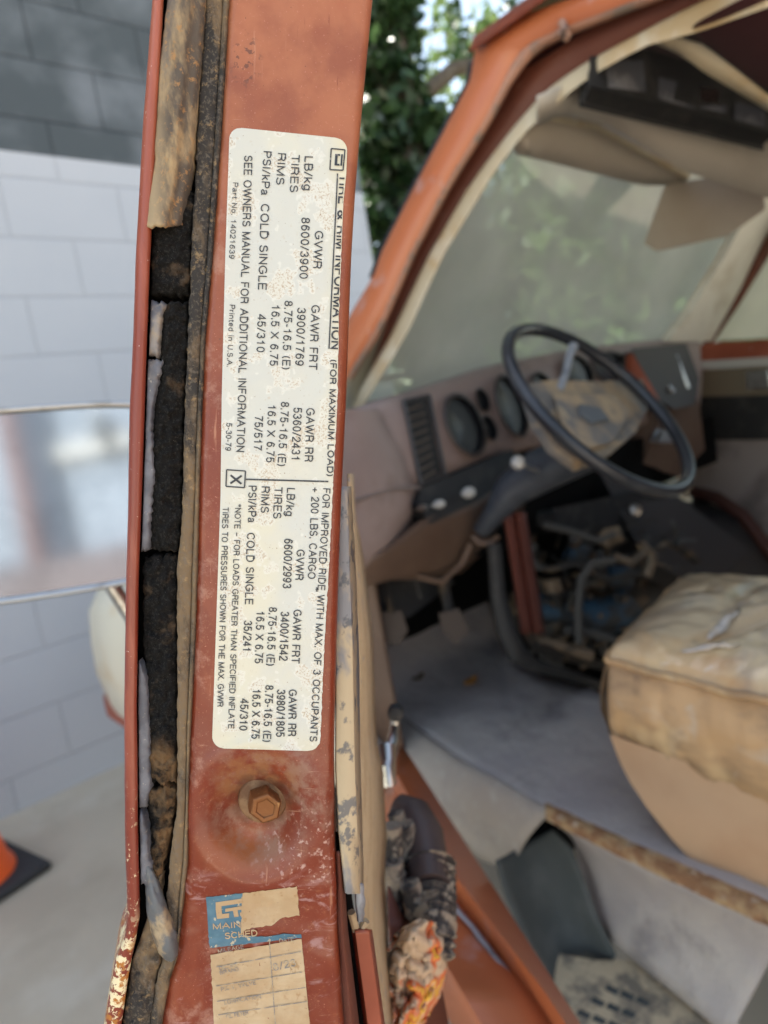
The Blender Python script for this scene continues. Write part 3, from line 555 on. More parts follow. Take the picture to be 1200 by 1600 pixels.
def _glyphs():
    G = {}; A = arc
    G['A'] = (.70, [[(.0, 0), (.35, 1), (.70, 0)], [(.13, .36), (.57, .36)]])
    G['B'] = (.62, [[(.05, 0), (.05, 1), (.36, 1)]+A(.36, .76, .22, .24, 90, -90)+[(.05, .52)], [(.36, .52)]+A(.37, .26, .25, .26, 90, -90)+[(.05, 0)]])
    G['C'] = (.70, [A(.36, .5, .34, .5, 42, 318, 16)])
    G['D'] = (.68, [[(.05, 0), (.05, 1), (.32, 1)]+A(.32, .5, .34, .5, 90, -90, 13)+[(.05, 0)]])
    G['E'] = (.58, [[(.58, 1), (.05, 1), (.05, 0), (.58, 0)], [(.05, .53), (.53, .53)]])
    G['F'] = (.55, [[(.55, 1), (.05, 1), (.05, 0)], [(.05, .51), (.48, .51)]])
    G['G'] = (.74, [A(.37, .5, .35, .5, 45, 330, 16)+[(.70, .22), (.70, .48), (.40, .48)]])
    G['H'] = (.66, [[(.05, 0), (.05, 1)], [(.61, 0), (.61, 1)], [(.05, .52), (.61, .52)]])
    G['I'] = (.12, [[(.06, 0), (.06, 1)]])
    G['K'] = (.66, [[(.05, 0), (.05, 1)], [(.62, 1), (.05, .36)], [(.26, .58), (.66, 0)]])
    G['L'] = (.52, [[(.05, 1), (.05, 0), (.52, 0)]])
    G['M'] = (.82, [[(.05, 0), (.05, 1), (.41, 0), (.77, 1), (.77, 0)]])
    G['N'] = (.67, [[(.05, 0), (.05, 1), (.62, 0), (.62, 1)]])
    G['O'] = (.76, [A(.38, .5, .35, .5, 90, 450, 22)])
    G['P'] = (.62, [[(.05, 0), (.05, 1), (.36, 1)]+A(.36, .73, .25, .27, 90, -90)+[(.05, .46)]])
    G['R'] = (.66, [[(.05, 0), (.05, 1), (.38, 1)]+A(.38, .745, .24, .255, 90, -90)+[(.05, .49)], [(.36, .49), (.52, .42), (.58, .25), (.60, 0)]])
    G['S'] = (.62, [A(.31, .75, .24, .25, 25, 180, 9)+A(.31, .74, .24, .23, 190, 268, 5)+A(.31, .26, .27, .25, 90, 0, 6)+A(.31, .26, .27, .26, -8, -165, 9)])
    G['T'] = (.60, [[(0, 1), (.60, 1)], [(.30, 1), (.30, 0)]])
    G['U'] = (.68, [[(.06, 1), (.06, .32)]+A(.34, .30, .28, .30, 180, 360, 11)+[(.62, 1)]])
    G['V'] = (.64, [[(0, 1), (.32, 0), (.64, 1)]])
    G['W'] = (.94, [[(0, 1), (.24, 0), (.47, 1), (.70, 0), (.94, 1)]])
    G['X'] = (.64, [[(.0, 1), (.64, 0)], [(.64, 1), (.0, 0)]])
    G['0'] = (.54, [A(.27, .5, .235, .5, 90, 450, 20)])
    G['1'] = (.54, [[(.10, .74), (.22, .78), (.32, 1), (.32, 0)]])
    G['2'] = (.54, [A(.27, .72, .23, .28, 170, -20, 10)+[(.30, .34), (.06, .10), (.05, .0), (.51, 0)]])
    G['3'] = (.54, [A(.26, .76, .21, .24, 165, -90, 11), [(.26, .53)]+A(.26, .27, .24, .27, 85, -165, 12)])
    G['4'] = (.54, [[(.40, 0), (.40, 1), (.03, .30), (.03, .25), (.54, .25)]])
    G['5'] = (.54, [[(.48, 1), (.11, 1), (.06, .50)]+A(.27, .32, .24, .32, 140, -160, 14)])
    G['6'] = (.54, [A(.29, .70, .22, .30, 30, 110, 6)+[(.08, .68), (.05, .42)]+A(.275, .32, .225, .32, 180, 535, 18)])
    G['7'] = (.54, [[(.03, 1), (.51, 1), (.30, .55), (.19, 0)]])
    G['8'] = (.54, [A(.27, .76, .20, .24, 90, 450, 16), A(.27, .26, .235, .26, 90, 450, 16)])
    G['9'] = (.54, [A(.25, .30, .22, .30, 210, 290, 6)+[(.46, .32), (.49, .58)]+A(.265, .68, .225, .32, 0, 355, 18)])
    G['/'] = (.32, [[(0, -.03), (.32, 1.03)]]); G['-'] = (.30, [[(.03, .38), (.27, .38)]]); G['–'] = (.55, [[(.03, .40), (.52, .40)]]); G['+'] = (.50, [[(.25, .10), (.25, .66)], [(0, .38), (.50, .38)]])
    G['.'] = (.14, [[(.07, -.06), (.07, .10)]]); G[','] = (.14, [[(.10, .10), (.04, -.16)]])
    G['('] = (.24, [A(.34, .42, .28, .62, 125, 235, 9)]); G[')'] = (.24, [A(-.10, .42, .28, .62, 55, -55, 9)])
    G['*'] = (.40, [[(.2, 1), (.2, .6)], [(.03, .9), (.37, .7)], [(.37, .9), (.03, .7)]])
    G['&'] = (.74, [[(.74, 0), (.20, .62)]+A(.30, .80, .15, .18, 200, -20, 10)+[(.42, .66), (.12, .42)]+A(.29, .23, .24, .24, 130, 310, 9)+[(.66, .46)]])
    G['a'] = (.52, [A(.25, .50, .19, .22, 160, 0, 8)+[(.44, .10), (.50, 0)], [(.44, .40), (.2, .36)]+A(.22, .17, .19, .18, 95, 300, 8)+[(.44, .2)]])
    G['d'] = (.54, [[(.48, 1), (.48, 0)], A(.26, .35, .22, .36, 45, 315, 13)]); G['e'] = (.52, [[(.04, .37), (.48, .37)]+A(.26, .36, .22, .36, 5, 315, 15)])
    G['g'] = (.54, [[(.48, .70), (.48, -.08)]+A(.26, -.08, .22, .22, 0, -160, 8), A(.26, .35, .22, .35, 45, 315, 13)])
    G['i'] = (.12, [[(.06, 0), (.06, .70)], [(.06, .88), (.06, 1)]]); G['k'] = (.48, [[(.05, 0), (.05, 1)], [(.44, .70), (.05, .26)], [(.2, .42), (.48, 0)]])
    G['n'] = (.52, [[(.05, 0), (.05, .70)], A(.26, .46, .21, .26, 160, 0, 8)+[(.47, 0)]]); G['o'] = (.54, [A(.27, .35, .22, .36, 90, 450, 16)])
    G['r'] = (.32, [[(.05, 0), (.05, .70)], [(.05, .45), (.12, .62), (.30, .69)]]); G['t'] = (.28, [[(.12, .9), (.12, .08), (.18, 0), (.28, .01)], [(0, .70), (.27, .70)]])
    return G
GL = _glyphs()
def text(mb, s, p0, p1, cap, mi, h=.00055, bold=False, upd=None, wt=None):
    p0 = np.array(p0, float); p1 = np.array(p1, float); d = p1-p0; n = np.array([d[1], -d[0]])/np.linalg.norm(d)
    tot = sum((.46 if c == ' ' else GL[c][0]+.17) for c in s)-.17; x = 0; wd = (wt or (.185 if bold else .142))*cap/2; k = 0
    L_ = np.linalg.norm(d); e = d/L_
    for c in s:
        if c == ' ': x += .46; continue
        for st_ in GL[c][1]:
            st_ = [st_[0]]+[tuple(np.array(a_)+(np.array(b_)-np.array(a_))*f_) for a_, b_ in zip(st_, st_[1:]) for f_ in ((.25, .5, .75, 1) if math.dist(a_, b_) > .3 else (1,))]
            P_ = np.array([p0+d*((x+q[0])/tot)+n*(q[1]*cap*.94+cap*.03) for q in st_]); N_ = len(P_); lft = []; rgt = []
            if N_ == 2 or np.linalg.norm(P_[0]-P_[-1]) > 1e-6:
                pass
            for i in range(N_):
                a = P_[i]-P_[i-1] if i else P_[1]-P_[0]; b_ = P_[i+1]-P_[i] if i < N_-1 else P_[i]-P_[i-1]
                a = a/(np.linalg.norm(a)+1e-9); b_ = b_/(np.linalg.norm(b_)+1e-9); t = a+b_; tl = np.linalg.norm(t); t = t/tl if tl > .3 else b_
                m_ = np.array([-t[1], t[0]]); sc_ = 1/max(.45, m_ @ np.array([-b_[1], b_[0]])); ext = 0
                q = P_[i]+(-a*wd*.5 if i == 0 else (a*wd*.5 if i == N_-1 else 0))
                cl = (lambda v: (min(v[0], itp(LR, v[1])-.4), v[1])) if mb is lab else (lambda v: v)
                lft.append(on(*cl(q+m_*wd*sc_), h+k*1.5e-6)); rgt.append(on(*cl(q-m_*wd*sc_), h+k*1.5e-6))
            mb.grid([lft, rgt], mi, [[(.4, .6)]*N_]*2); k = (k+1) % 3
        x += GL[c][0]+.17
def line(mb, p0, p1, wpx, mi, h=.00055):
    p0 = np.array(p0, float); p1 = np.array(p1, float); d = p1-p0; n = np.array([d[1], -d[0]])/np.linalg.norm(d)*wpx/2; k = max(2, int(np.linalg.norm(d)/8))
    mb.grid([[on(*(p0+d*t-n), h), on(*(p0+d*t+n), h)] for t in np.linspace(0, 1, k)], mi, [[(.4, .6), (.4, .6)]]*k)
TX = [
 ('TIRE & RIM INFORMATION', (531, 273), (517.5, 545), 14, 1), ('(FOR MAXIMUM LOAD)', (516.5, 562), (511, 744), 9.5, 1),
 ('GVWR', (492.5, 361), (489.5, 419), 12.5, 0), ('8600/3900', (471.5, 340), (468, 435), 12.5, 0), ('LB/kg', (476.5, 244), (474.5, 297), 12.5, 0),
 ('TIRES', (456, 242), (453, 300), 12, 0), ('RIMS', (434.5, 239), (431.5, 288), 12, 0), ('PSI/kPa', (412, 236), (408, 304), 12, 0), ('COLD SINGLE', (408, 319), (403.5, 452), 12.5, 0),
 ('SEE OWNERS MANUAL FOR ADDITIONAL INFORMATION', (382, 243), (369.5, 706), 12, 0), ('Part No. 14021639', (364, 285), (358, 404), 8, 0), ('Printed in U.S.A.', (359, 476), (354.5, 573), 8, 0), ('5-30-79', (354, 661), (352, 704), 8.5, 0),
 ('GAWR FRT', (487, 477), (482.5, 577), 12.5, 0), ('3900/1769', (465, 481), (461.5, 571), 12.5, 0), ('8.75-16.5 (E)', (445, 470), (441, 577), 12, 0), ('16.5 X 6.75', (425, 476), (421.5, 571), 12, 0), ('45/310', (403, 491), (401, 550), 12, 0),
 ('GAWR RR', (479, 638), (476, 721), 12.5, 0), ('5360/2431', (459, 637), (455.5, 719.5), 12.5, 0), ('8.75-16.5 (E)', (439.5, 628), (434, 728), 12, 0), ('16.5 X 6.75', (419, 632.5), (416, 722), 12, 0), ('75/517', (398.5, 650), (396.5, 703), 12, 0),
 ('FOR IMPROVED RIDE WITH MAX. OF 3 OCCUPANTS', (505, 763), (484, 1158.5), 11, 0), ('+ 200 LBS. CARGO', (487.5, 762), (481, 904), 11.5, 0), ('*', (487, 917), (486.5, 924), 11, 0),
 ('GVWR', (464, 859), (461.5, 906), 12, 0), ('6600/2993', (444.5, 842), (442, 919), 12.5, 0), ('LB/kg', (449, 762.5), (446.5, 806), 12, 0), ('TIRES', (429, 761.5), (427, 810), 12, 0), ('RIMS', (409, 760), (407.5, 801), 12, 0), ('PSI/kPa', (388.5, 759), (387.5, 816), 12, 0), ('COLD SINGLE', (386, 833), (383, 944), 12, 0), ('35/241', (381.5, 970), (379.5, 1018), 12, 0), ('45/310', (376, 1092), (374, 1141), 12, 0),
 ('GAWR FRT', (459, 953), (455.5, 1036), 12, 0), ('3400/1542', (439, 956), (436.5, 1032), 12.5, 0), ('8.75-16.5 (E)', (420.5, 949), (416.5, 1040), 12, 0), ('16.5 X 6.75', (401, 955), (398, 1036), 12, 0),
 ('GAWR RR', (451.5, 1078), (450, 1150), 12, 0), ('3980/1805', (433, 1078), (431.5, 1151), 12.5, 0), ('8.75-16.5 (E)', (415, 1071), (411, 1159), 12, 0), ('16.5 X 6.75', (395, 1077), (393, 1154), 12, 0),
 ('*NOTE – FOR LOADS GREATER THAN SPECIFIED INFLATE', (367.5, 788), (356.5, 1138), 9, 0), ('TIRES TO PRESSURES SHOWN FOR THE MAX. GVWR', (348, 793), (339.5, 1104), 9, 0), ('X', (360.5, 743), (360, 755), 17, 1)]
for s_, a_, b_, c_, bd in TX: text(lab, s_, a_, b_, c_, 1, bold=bool(bd))
line(lab, (527.5, 271), (514, 545), 2, 1); line(lab, (384, 749), (513, 752.5), 2.4, 1)
for pts, w_ in (([(354, 734), (383.5, 736), (382, 762), (353, 760)], 2.0), ([(517.5, 232), (539, 234), (536, 266), (515.5, 265)], 2.0)):
    for i in range(4): line(lab, pts[i], pts[(i+1) % 4], w_, 1)
for a_, b_, w_ in (((526, 240.5), (524.5, 258.5), 4), ((531.5, 242), (525, 242), 3), ((530.5, 257.5), (524, 257), 3), ((534.5, 241), (533, 259), 2.5)): line(lab, a_, b_, w_, 1)
lab.build('tire_label', [m_label, m_ink], dr, ang=180)
# speckled blisters of the label film: thin raised rings, part of the same printed film
# maintenance sticker
st = MB()
pl = lambda y: itp([(1385, 322), (1440, 320), (1484, 329), (1490, 329), (1600, 334), (1700, 339)], y); pr = lambda y: itp([(1380, 464), (1440, 467), (1480, 471), (1600, 484), (1700, 494)], y)
tp = lambda x: 1402-(x-322)*16/142+1.2*fbm(x/9, 2.2)
strp = []
def region(l, r, t0, b0, mi, h, nu=22, nr=16, jag=1.2, sd=0, wr=.0002):
    rows = []; uvs = []
    for t in np.linspace(0, 1, nr):
        r_ = []; q_ = []
        for u in np.linspace(0, 1, nu):
            xm = l(.5)+(r(.5)-l(.5))*u; y = t0(xm)+(b0(xm)-t0(xm))*t
            x = l(t)+(r(t)-l(t))*u; y = t0(x)+(b0(x)-t0(x))*t
            if t in (0, 1): y += jag*fbm(x/7, sd+t*9)
            if u in (0, 1): x += jag*fbm(y/7, sd+u*5+2)
            r_.append(on(x, y, h+wr*fbm(x/16, y/16, sd))); q_.append((x/1000, y/1000))
        rows.append(r_); uvs.append(q_)
    st.grid(rows, mi, uvs)
lin = lambda a, b: (lambda t: a+(b-a)*t)
tear = lambda x: itp([(320, 1462), (374, 1462), (385, 1452), (400, 1449), (425, 1446), (440, 1434), (467, 1431)], x)
region(lin(322, 326), lin(379, 377), lambda x: 1402-(x-322)*.115, lambda x: 1462-(x-322)*.02, 0, .00028, sd=1)           # blue block
region(lin(378, 376), lin(464, 468), lambda x: 1396-(x-378)*.125, tear, 1, .00030, sd=2, jag=2.0)                          # bare paper
region(lin(325, 328), lin(471, 471), lambda x: 1461-(x-325)*.005 if x < 385 else itp([(385, 1462), (420, 1464), (440, 1459), (471, 1460)], x), lambda x: 1482-(x-325)*.115, 0, .00028, sd=3)
region(lin(329, 339), lin(471, 494), lambda x: 1492-(x-329)*.175, lambda x: 1700, 1, .00034, nr=44, sd=4, wr=.0004)
# torn logo letters and words left on it
def ply(pts, mi, h=.0005):
    st.add([on(x, y, h) for x, y in pts], [tuple(range(len(pts)))], mi, [(.4, .4)]*len(pts))
for pts in ([(337, 1410), (379, 1404), (379, 1411), (346, 1416), (346, 1420), (337, 1421)], [(337, 1421), (346, 1420), (347, 1428), (358, 1427), (358, 1434), (339, 1436)],
            [(352, 1420), (379, 1415.5), (379, 1421), (367, 1423), (358, 1424), (352, 1425)], [(364, 1423), (371, 1422), (373, 1432), (366, 1433)], [(375, 1426), (380, 1425), (380, 1430), (375, 1431)]): ply(pts, 1)
text(st, 'MAIN', (333, 1452), (376, 1449), 8.5, 1, .0005, True); text(st, 'SCHED', (352, 1467), (402, 1462), 9, 1, .0005, True)
for s_, a_, b_, c_ in (('MILEAGE', (341, 1489), (381, 1482), 6), ('DATE', (437, 1473), (459, 1470), 6), ('OIL, INT', (343, 1516), (372, 1509), 5.5), ('BRAND', (344, 1523), (373, 1517), 5.5), ('P.C.V. VALVE', (346, 1549), (400, 1538), 6),
                     ('LUBRICATION', (351, 1570), (408, 1560), 6), ('OIL FILTER', (354, 1592), (388, 1585), 6), ('8/23', (428, 1517), (463, 1509), 11)): text(st, s_, a_, b_, c_, 2, .0006)
for i, (a_, b_) in enumerate((((338, 1511), (470, 1487)), ((337, 1541), (472, 1519)), ((339, 1565), (477, 1543)), ((341, 1586), (480, 1565)))): line(st, a_, b_, 1.1, 2, .0006)
line(st, (421, 1470), (433, 1640), 1.1, 2, .0006)
st.build('maintenance_sticker', [m_blue, m_paper, m_faint], dr, ang=180)
# ---- inner side of the door: trim edge, trim card, lower red strip, black ribbon for the shade in the gap
def ribbon(name, rows, mat, parent, solid=.0015, n=40, jag=0.0, sd=0, ang=50):
    """rows: (py, [(px, depth), ...]) columns lofted down the door"""
    ys = [r[0] for r in rows]; k = len(rows[0][1]); R_ = []; q_ = []
    for y in np.linspace(ys[0], ys[-1], n):
        l_ = []
        for j in range(k):
            x = np.interp(y, ys, [r[1][j][0] for r in rows]); d = np.interp(y, ys, [r[1][j][1] for r in rows])
            if j == k-1: x += jag*fbm(y/16, sd)
            l_.append(D(x, y, d))
        R_.append(l_)
    b = MB(); b.grid(R_); return b.build(name, mat, parent, solid=solid, ang=ang)
ribbon('trim_edge', [(760, [(529, .263), (540, .265), (546, .28)]), (900, [(527, .265), (544, .267), (554, .285)]), (1000, [(525, .266), (548, .269), (558, .29)]), (1200, [(525, .268), (552, .272), (561, .30)]),
    (1300, [(530, .268), (556, .273), (564, .30)]), (1396, [(541, .27), (557, .275), (566, .30)])], m_tanbare, dr, jag=1.2)
ribbon('trim_edge', [(1380, [(556, .283), (566, .285)]), (1410, [(556, .283), (570, .285)]), (1440, [(560, .283), (566, .285)])], m_greytrim, dr, jag=3, sd=4, n=16)
ribbon('trim_card', [(740, [(545, .30), (551, .50), (552, .6)]), (800, [(544, .30), (553, .46), (553, .6)]), (880, [(545, .30), (562, .42), (568, .55)]), (1000, [(550, .30), (575, .42), (582, .55)]), (1150, [(555, .31), (578, .42), (586, .52)]),
    (1200, [(558, .31), (585, .42), (597, .50)]), (1300, [(560, .31), (588, .41), (602, .48)]), (1390, [(562, .31), (588, .41), (600, .47)]), (1450, [(568, .32), (592, .40), (604, .45)]), (1600, [(596, .33), (606, .39), (613, .42)]), (1700, [(612, .33), (620, .38), (624, .40)])], m_tan, dr, jag=1.5, sd=2)
ribbon('lower_strip', [(1452, [(552, .292), (556, .289), (574, .291), (579, .296)]), (1600, [(571, .30), (576, .296), (594, .298), (599, .304)]), (1700, [(584, .304), (589, .30), (606, .302), (611, .31)])], m_red, dr)
ribbon('pinch_seam', [(1330, [(526, .272), (529, .270), (533, .272)]), (1450, [(530, .274), (535, .271), (541, .274)]), (1600, [(541, .278), (549, .274), (559, .278)]), (1700, [(551, .28), (559, .277), (569, .28)])], m_red_dark, dr)
ribbon('gap_shade', [(1300, [(524, .30), (538, .303)]), (1400, [(528, .30), (549, .303)]), (1450, [(532, .30), (556, .305)]), (1600, [(545, .305), (577, .31)]), (1700, [(552, .31), (592, .315)])], m_black, dr)  # black sheet standing in for the shade between the panels
b = MB(); b.tube([D(549, 1425, .289), D(556, 1452, .291), D(565, 1450, .292), D(572, 1438, .292)], .0018, 8); b.build('bent_lip', m_tan, dr)
# inner and outer skins of the lower door running to the hinge
DIN = np.array([math.sin(math.radians(33)), math.cos(math.radians(33)), 0])
b = MB(); rows = []
for y in np.linspace(500, 1500, 12):
    e = F(itp(L3, y)-6, y, -.02); rows.append([e+DIN*k for k in (.0, .3, .6, .95)])
b.grid(rows); b.build('inner_skin', m_red, dr, solid=.002)
b = MB(); rows = []
for y in np.linspace(420, 1650, 12):
    e = F(itp(L0, y)+14, y, -.014); rows.append([e+DIR*k for k in (.0, .3, .6, 1.0)])
b.grid(rows); b.build('outer_skin', m_red, dr, solid=.002)
# crank, armrest, lower door ledge
b = MB(); b.tube([D(618, 1108, .60), D(617, 1135, .60), D(612, 1165, .58), D(604, 1200, .56), D(607, 1225, .56)], [.004, .004, .005, .006, .007], 10); b.tube([D(603, 1165, .575), D(606, 1215, .56)], [.009, .007], 10)
ck = b.build('window_crank', m_chrome, dr)
b = MB(); b.lathe(D(618, 1113, .598), -FW, [(0, .010), (.006, .009), (.0075, .004), (.007, -.006), (0, -.008)], 14); b.build('crank_knob', m_dkplas, ck)
ar = MB(); ar.tube([D(622, 1262, .56), D(645, 1275, .55), D(660, 1310, .53), D(668, 1355, .51), D(672, 1390, .49)], [.012, .016, .018, .017, .015], 12)
aro = ar.build('armrest', m_armpad, dr)
b = MB(); rows = []
pts = [D(670, 1350, .515), D(674, 1385, .50), D(678, 1420, .48), D(682, 1460, .46), D(684, 1500, .45)]; pp = []; rr = []
for i in range(33):
    t = i/32*4; k = min(3, int(t)); pp.append(pts[k]+(pts[k+1]-pts[k])*(t-k)); rr.append((.019-.008*i/32)*(1+.16*math.sin(i*2.1)))
b.tube(pp, rr, 14); b.build('torn_sleeve', m_foamtorn, aro)
b = MB()
for k, (x0, y0, x1, y1, d, r) in enumerate(((618, 1270, 622, 1345, .53, .007), (628, 1290, 640, 1380, .52, .010), (612, 1345, 620, 1420, .49, .009), (640, 1380, 655, 1440, .48, .008), (612, 1290, 612, 1440, .5, .008))):
    b.tube([D(x0+(x1-x0)*t+5*nz(t*3, k), y0+(y1-y0)*t, d) for t in np.linspace(0, 1, 8)], [r*(1+.5*nz(t*5, k, 2)) for t in np.linspace(0, 1, 8)], 9)
b.build('torn_padding', m_foamtorn, aro)
ribbon('pocket_back', [(1340, [(606, .50), (640, .56)]), (1440, [(608, .46), (670, .52)]), (1600, [(616, .44), (700, .48)]), (1700, [(620, .42), (720, .46)])], m_red_dark, dr)
# painted lower ledge of the door, from the hinge end to the near end
LED = [  # ridge outer edge, top ridge, crease, lower roll, underside : px,py,depth at far, middle, near
 [(628, 1163, 1.18), (760, 1370, .84), (910, 1607, .62), (960, 1690, .56)],
 [(612, 1197, 1.10), (701, 1356, .775), (848, 1545, .585), (910, 1640, .525)],
 [(606, 1219, 1.13), (690, 1374, .815), (832, 1556, .625), (895, 1652, .565)],
 [(600, 1240, 1.10), (674, 1394, .785), (798, 1560, .61), (862, 1670, .55)],
 [(598, 1290, 1.09), (640, 1410, .77), (720, 1545, .62), (790, 1660, .56)],
 [(596, 1330, 1.14), (622, 1440, .82), (690, 1570, .66), (750, 1680, .60)]]
def smooth_poly(ctrl, n=24):
    t = np.linspace(0, len(ctrl)-1, n); c = np.array(ctrl)
    return [np.array([np.interp(v, range(len(ctrl)), c[:, j]) for j in range(3)]) for v in t]
L_ = [[D(*q) for q in smooth_poly(r_)] for r_ in LED]
b = MB(); b.grid(list(zip(*L_))); b.build('lower_ledge', m_red_lit, dr, solid=.002, ang=60)
wr_ = []
b = MB(); b.grid([[D(690+152*t+4*nz(t*8, 1)-w_, 1385+190*t+4, .775-.16*t-.004) for w_ in (-5, 5)] for t in np.linspace(.02, .98, 20)]); b.build('bare_metal_scrape', m_greytrim, dr, solid=.001)
# rag stuffed in the pocket
rg = MB(); rows = []
for t in np.linspace(0, 1, 44):
    y = 1440+t*175; a = itp([(1440, 655), (1455, 622), (1480, 607), (1530, 604), (1600, 612), (1615, 614)], y); e = itp([(1440, 682), (1470, 694), (1510, 697), (1550, 690), (1580, 672), (1615, 650)], y); r_ = []
    for u in np.linspace(0, 1, 30): r_.append(D(a+(e-a)*u+3*fbm(y/20, u*3), y+8*fbm(u*4, t*2, 8), .43+.03*u-.026*math.sin(math.pi*u)+.016*fbm(u*4, y/26, 1)))
    rows.append(r_)
rg.grid(rows); tag(rg.build('rag', m_rag, solid=.002, ang=180), 'crumpled cream cloth with orange and yellow print stuffed into the open door pocket', 'cloth')

# -------- mirror on the outer side of the open door
MC = D(80, 783, .70); vc = CAM-MC; vc /= np.linalg.norm(vc); vt = np.array([-3.4, -6.0, 2.0])-MC; vt /= np.linalg.norm(vt); mn = vc+vt; mn /= np.linalg.norm(mn)
mu = UP-mn*(UP@mn); mu /= np.linalg.norm(mu); mr_ = np.cross(mu, mn)
if mr_ @ RT < 0: mr_ = -mr_
def se_ring(s, off, tilt=.13):
    o = []
    for q_ in np.linspace(0, 2*math.pi, 72, endpoint=False):
        c_, s_ = math.cos(q_), math.sin(q_); x = .185*s*np.sign(c_)*abs(c_)**.62; y = .098*s*np.sign(s_)*abs(s_)**.62
        x, y = x*math.cos(tilt)-y*math.sin(tilt), x*math.sin(tilt)+y*math.cos(tilt); o.append(MC+mr_*x+mu*y+mn*off)
    return o
b = MB(); b.grid([se_ring(.95, .004), se_ring(.985, .010), se_ring(1.02, .008), se_ring(1.03, -.004), se_ring(.9, -.05), se_ring(.4, -.07), se_ring(.01, -.072)], closed=True)
mi_o = b.build('mirror_housing', m_chrome, dr, ang=180)
b = MB(); b.add(se_ring(.97, .004), [tuple(range(72))]); b.build('mirror_glass', m_mirror, mi_o, smooth=False)
b = MB(); b.tube([MC-mn*.06, MC-mn*.06+mr_*.1-mu*.05, D(262, 720, .78)], .009, 10); b.tube([MC-mn*.06, MC-mn*.06+mr_*.08-mu*.14, D(262, 930, .80)], .009, 10); b.build('mirror_arm', m_chrome, mi_o)

# invented backdrop behind the camera, added to fill the door mirror's reflection
ga = empty('mirror_backdrop', (-1.5, -7.4, 0), 'invented pale backdrop with red trim and a slate post, seen only in the door mirror', 'building')
def refl(x, y):
    p_ = PL(x, y, MC, mn); k = (p_-CAM)/np.linalg.norm(p_-CAM); k = k-2*(k@mn)*mn; return p_+k*((-7.0-p_[1])/k[1])
GX = lambda x, y=780: refl(x, y)[0]
GZ = lambda y, x=110: refl(x, y)[2]
def gbox(name, x0, x1, z0, z1, yf, mat): b = MB(); b.box((min(x0, x1), -7.0, min(z0, z1)), (max(x0, x1), yf, max(z0, z1))); return b.build(name, mat, ga, bevel=.01)
b = MB(); b.box((-12, -9, 0), (6, -7.02, 4.2)); b.build('wall', M('pale_render', (.22, .255, .30), .8, var=[V_((.15, .18, .22), 1.2, .45, .7, .8)]), ga, smooth=False)
gbox('trim_post', GX(30), GX(54), 0, 4.1, -6.9, M('weathered_red', (.15, .075, .065), .7)); gbox('slate_post', GX(55), GX(103), 0, 4.1, -6.93, M('slate_paint', (.045, .06, .085), .5))
gbox('white_band', GX(104), GX(230), GZ(720), GZ(692), -6.95, M('white_band', (.42, .42, .40), .6)); gbox('lower_band', GX(-60), GX(230), 0, GZ(868), -6.88, M('pink_band', (.13, .11, .115), .7))
gbox('chrome_block', GX(178), GX(196), GZ(700), GZ(655), -6.8, m_chrome)  # bright block added for the mirror reflection, not a light source
# -------- body: driver side behind the door opening (seen in the mirror), roof, passenger side, front corner
TN = np.array([1, 0, -.3]); TP = (.8, 0, 1.36)
def Tp(x, y, off=0): return PL(x, y, TP, TN, off)
bs = MB()
def sx(z): return .8+(.3*(z-1.36) if z > 1.36 else -.04*(1-abs(z-.9)))
def side(y0, y1, z0, z1, mi=0, off=0):
    bs.grid([[(sx(z)+off, y, z) for z in np.linspace(z0, z1, 10)] for y in np.linspace(y0, y1, 4)], mi)
side(-.08, -.42, .35, 1.92); side(-.42, -3.2, .35, 1.30); side(-.42, -3.2, 1.80, 1.92); side(-1.35, -1.55, 1.30, 1.80); side(-2.5, -3.2, 1.30, 1.80)
bso = bs.build('side_panel', m_red, van, solid=.003)
bs = MB(); side(-.42, -1.35, 1.30, 1.80, off=.012); bs.build('side_window', m_glassdark, van, solid=.004)
bs = MB(); side(-1.55, -2.5, 1.30, 1.80, off=.012); bs.build('side_window', m_glassdark, van, solid=.004)
bs = MB(); side(-.10, -3.2, 1.02, 1.20, off=-.004); bs.build('white_stripe', m_cream, van, solid=.002)
b = MB(); rows = []
for y in np.linspace(.72, -3.2, 8):
    rows.append([(1.70+.76*math.sin(q_)*1.0, y, 1.90+.12*math.cos(q_)) for q_ in np.linspace(-math.pi/2, math.pi/2, 16)])
b.grid(rows); b.build('roof', m_red, van, solid=.004)
b = MB(); rows = []
for y in np.linspace(.66, -3.1, 8): rows.append([(1.70+.70*math.sin(q_), y, 1.86+.10*math.cos(q_)) for q_ in np.linspace(-math.pi/2, math.pi/2, 16)])
b.grid(rows); b.build('headliner', m_headliner, van, solid=.003)
px_ = lambda z: 2.56-(.3*(z-1.36) if z > 1.36 else 0)
b = MB(); b.grid([[(px_(z), y, z) for z in (.35, .9, 1.33)] for y in (1.15, 0, -3.2)]); b.grid([[(px_(z), y, z) for z in (1.33, 1.6, 1.92)] for y in (-.1, -1.5, -3.2)])
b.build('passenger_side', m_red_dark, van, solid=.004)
b = MB(); b.grid([[(x, -3.2, z) for z in (.35, 1.3, 1.95)] for x in (.8, 1.7, 2.56)]); b.build('rear_wall', m_red_dark, van, solid=.004)
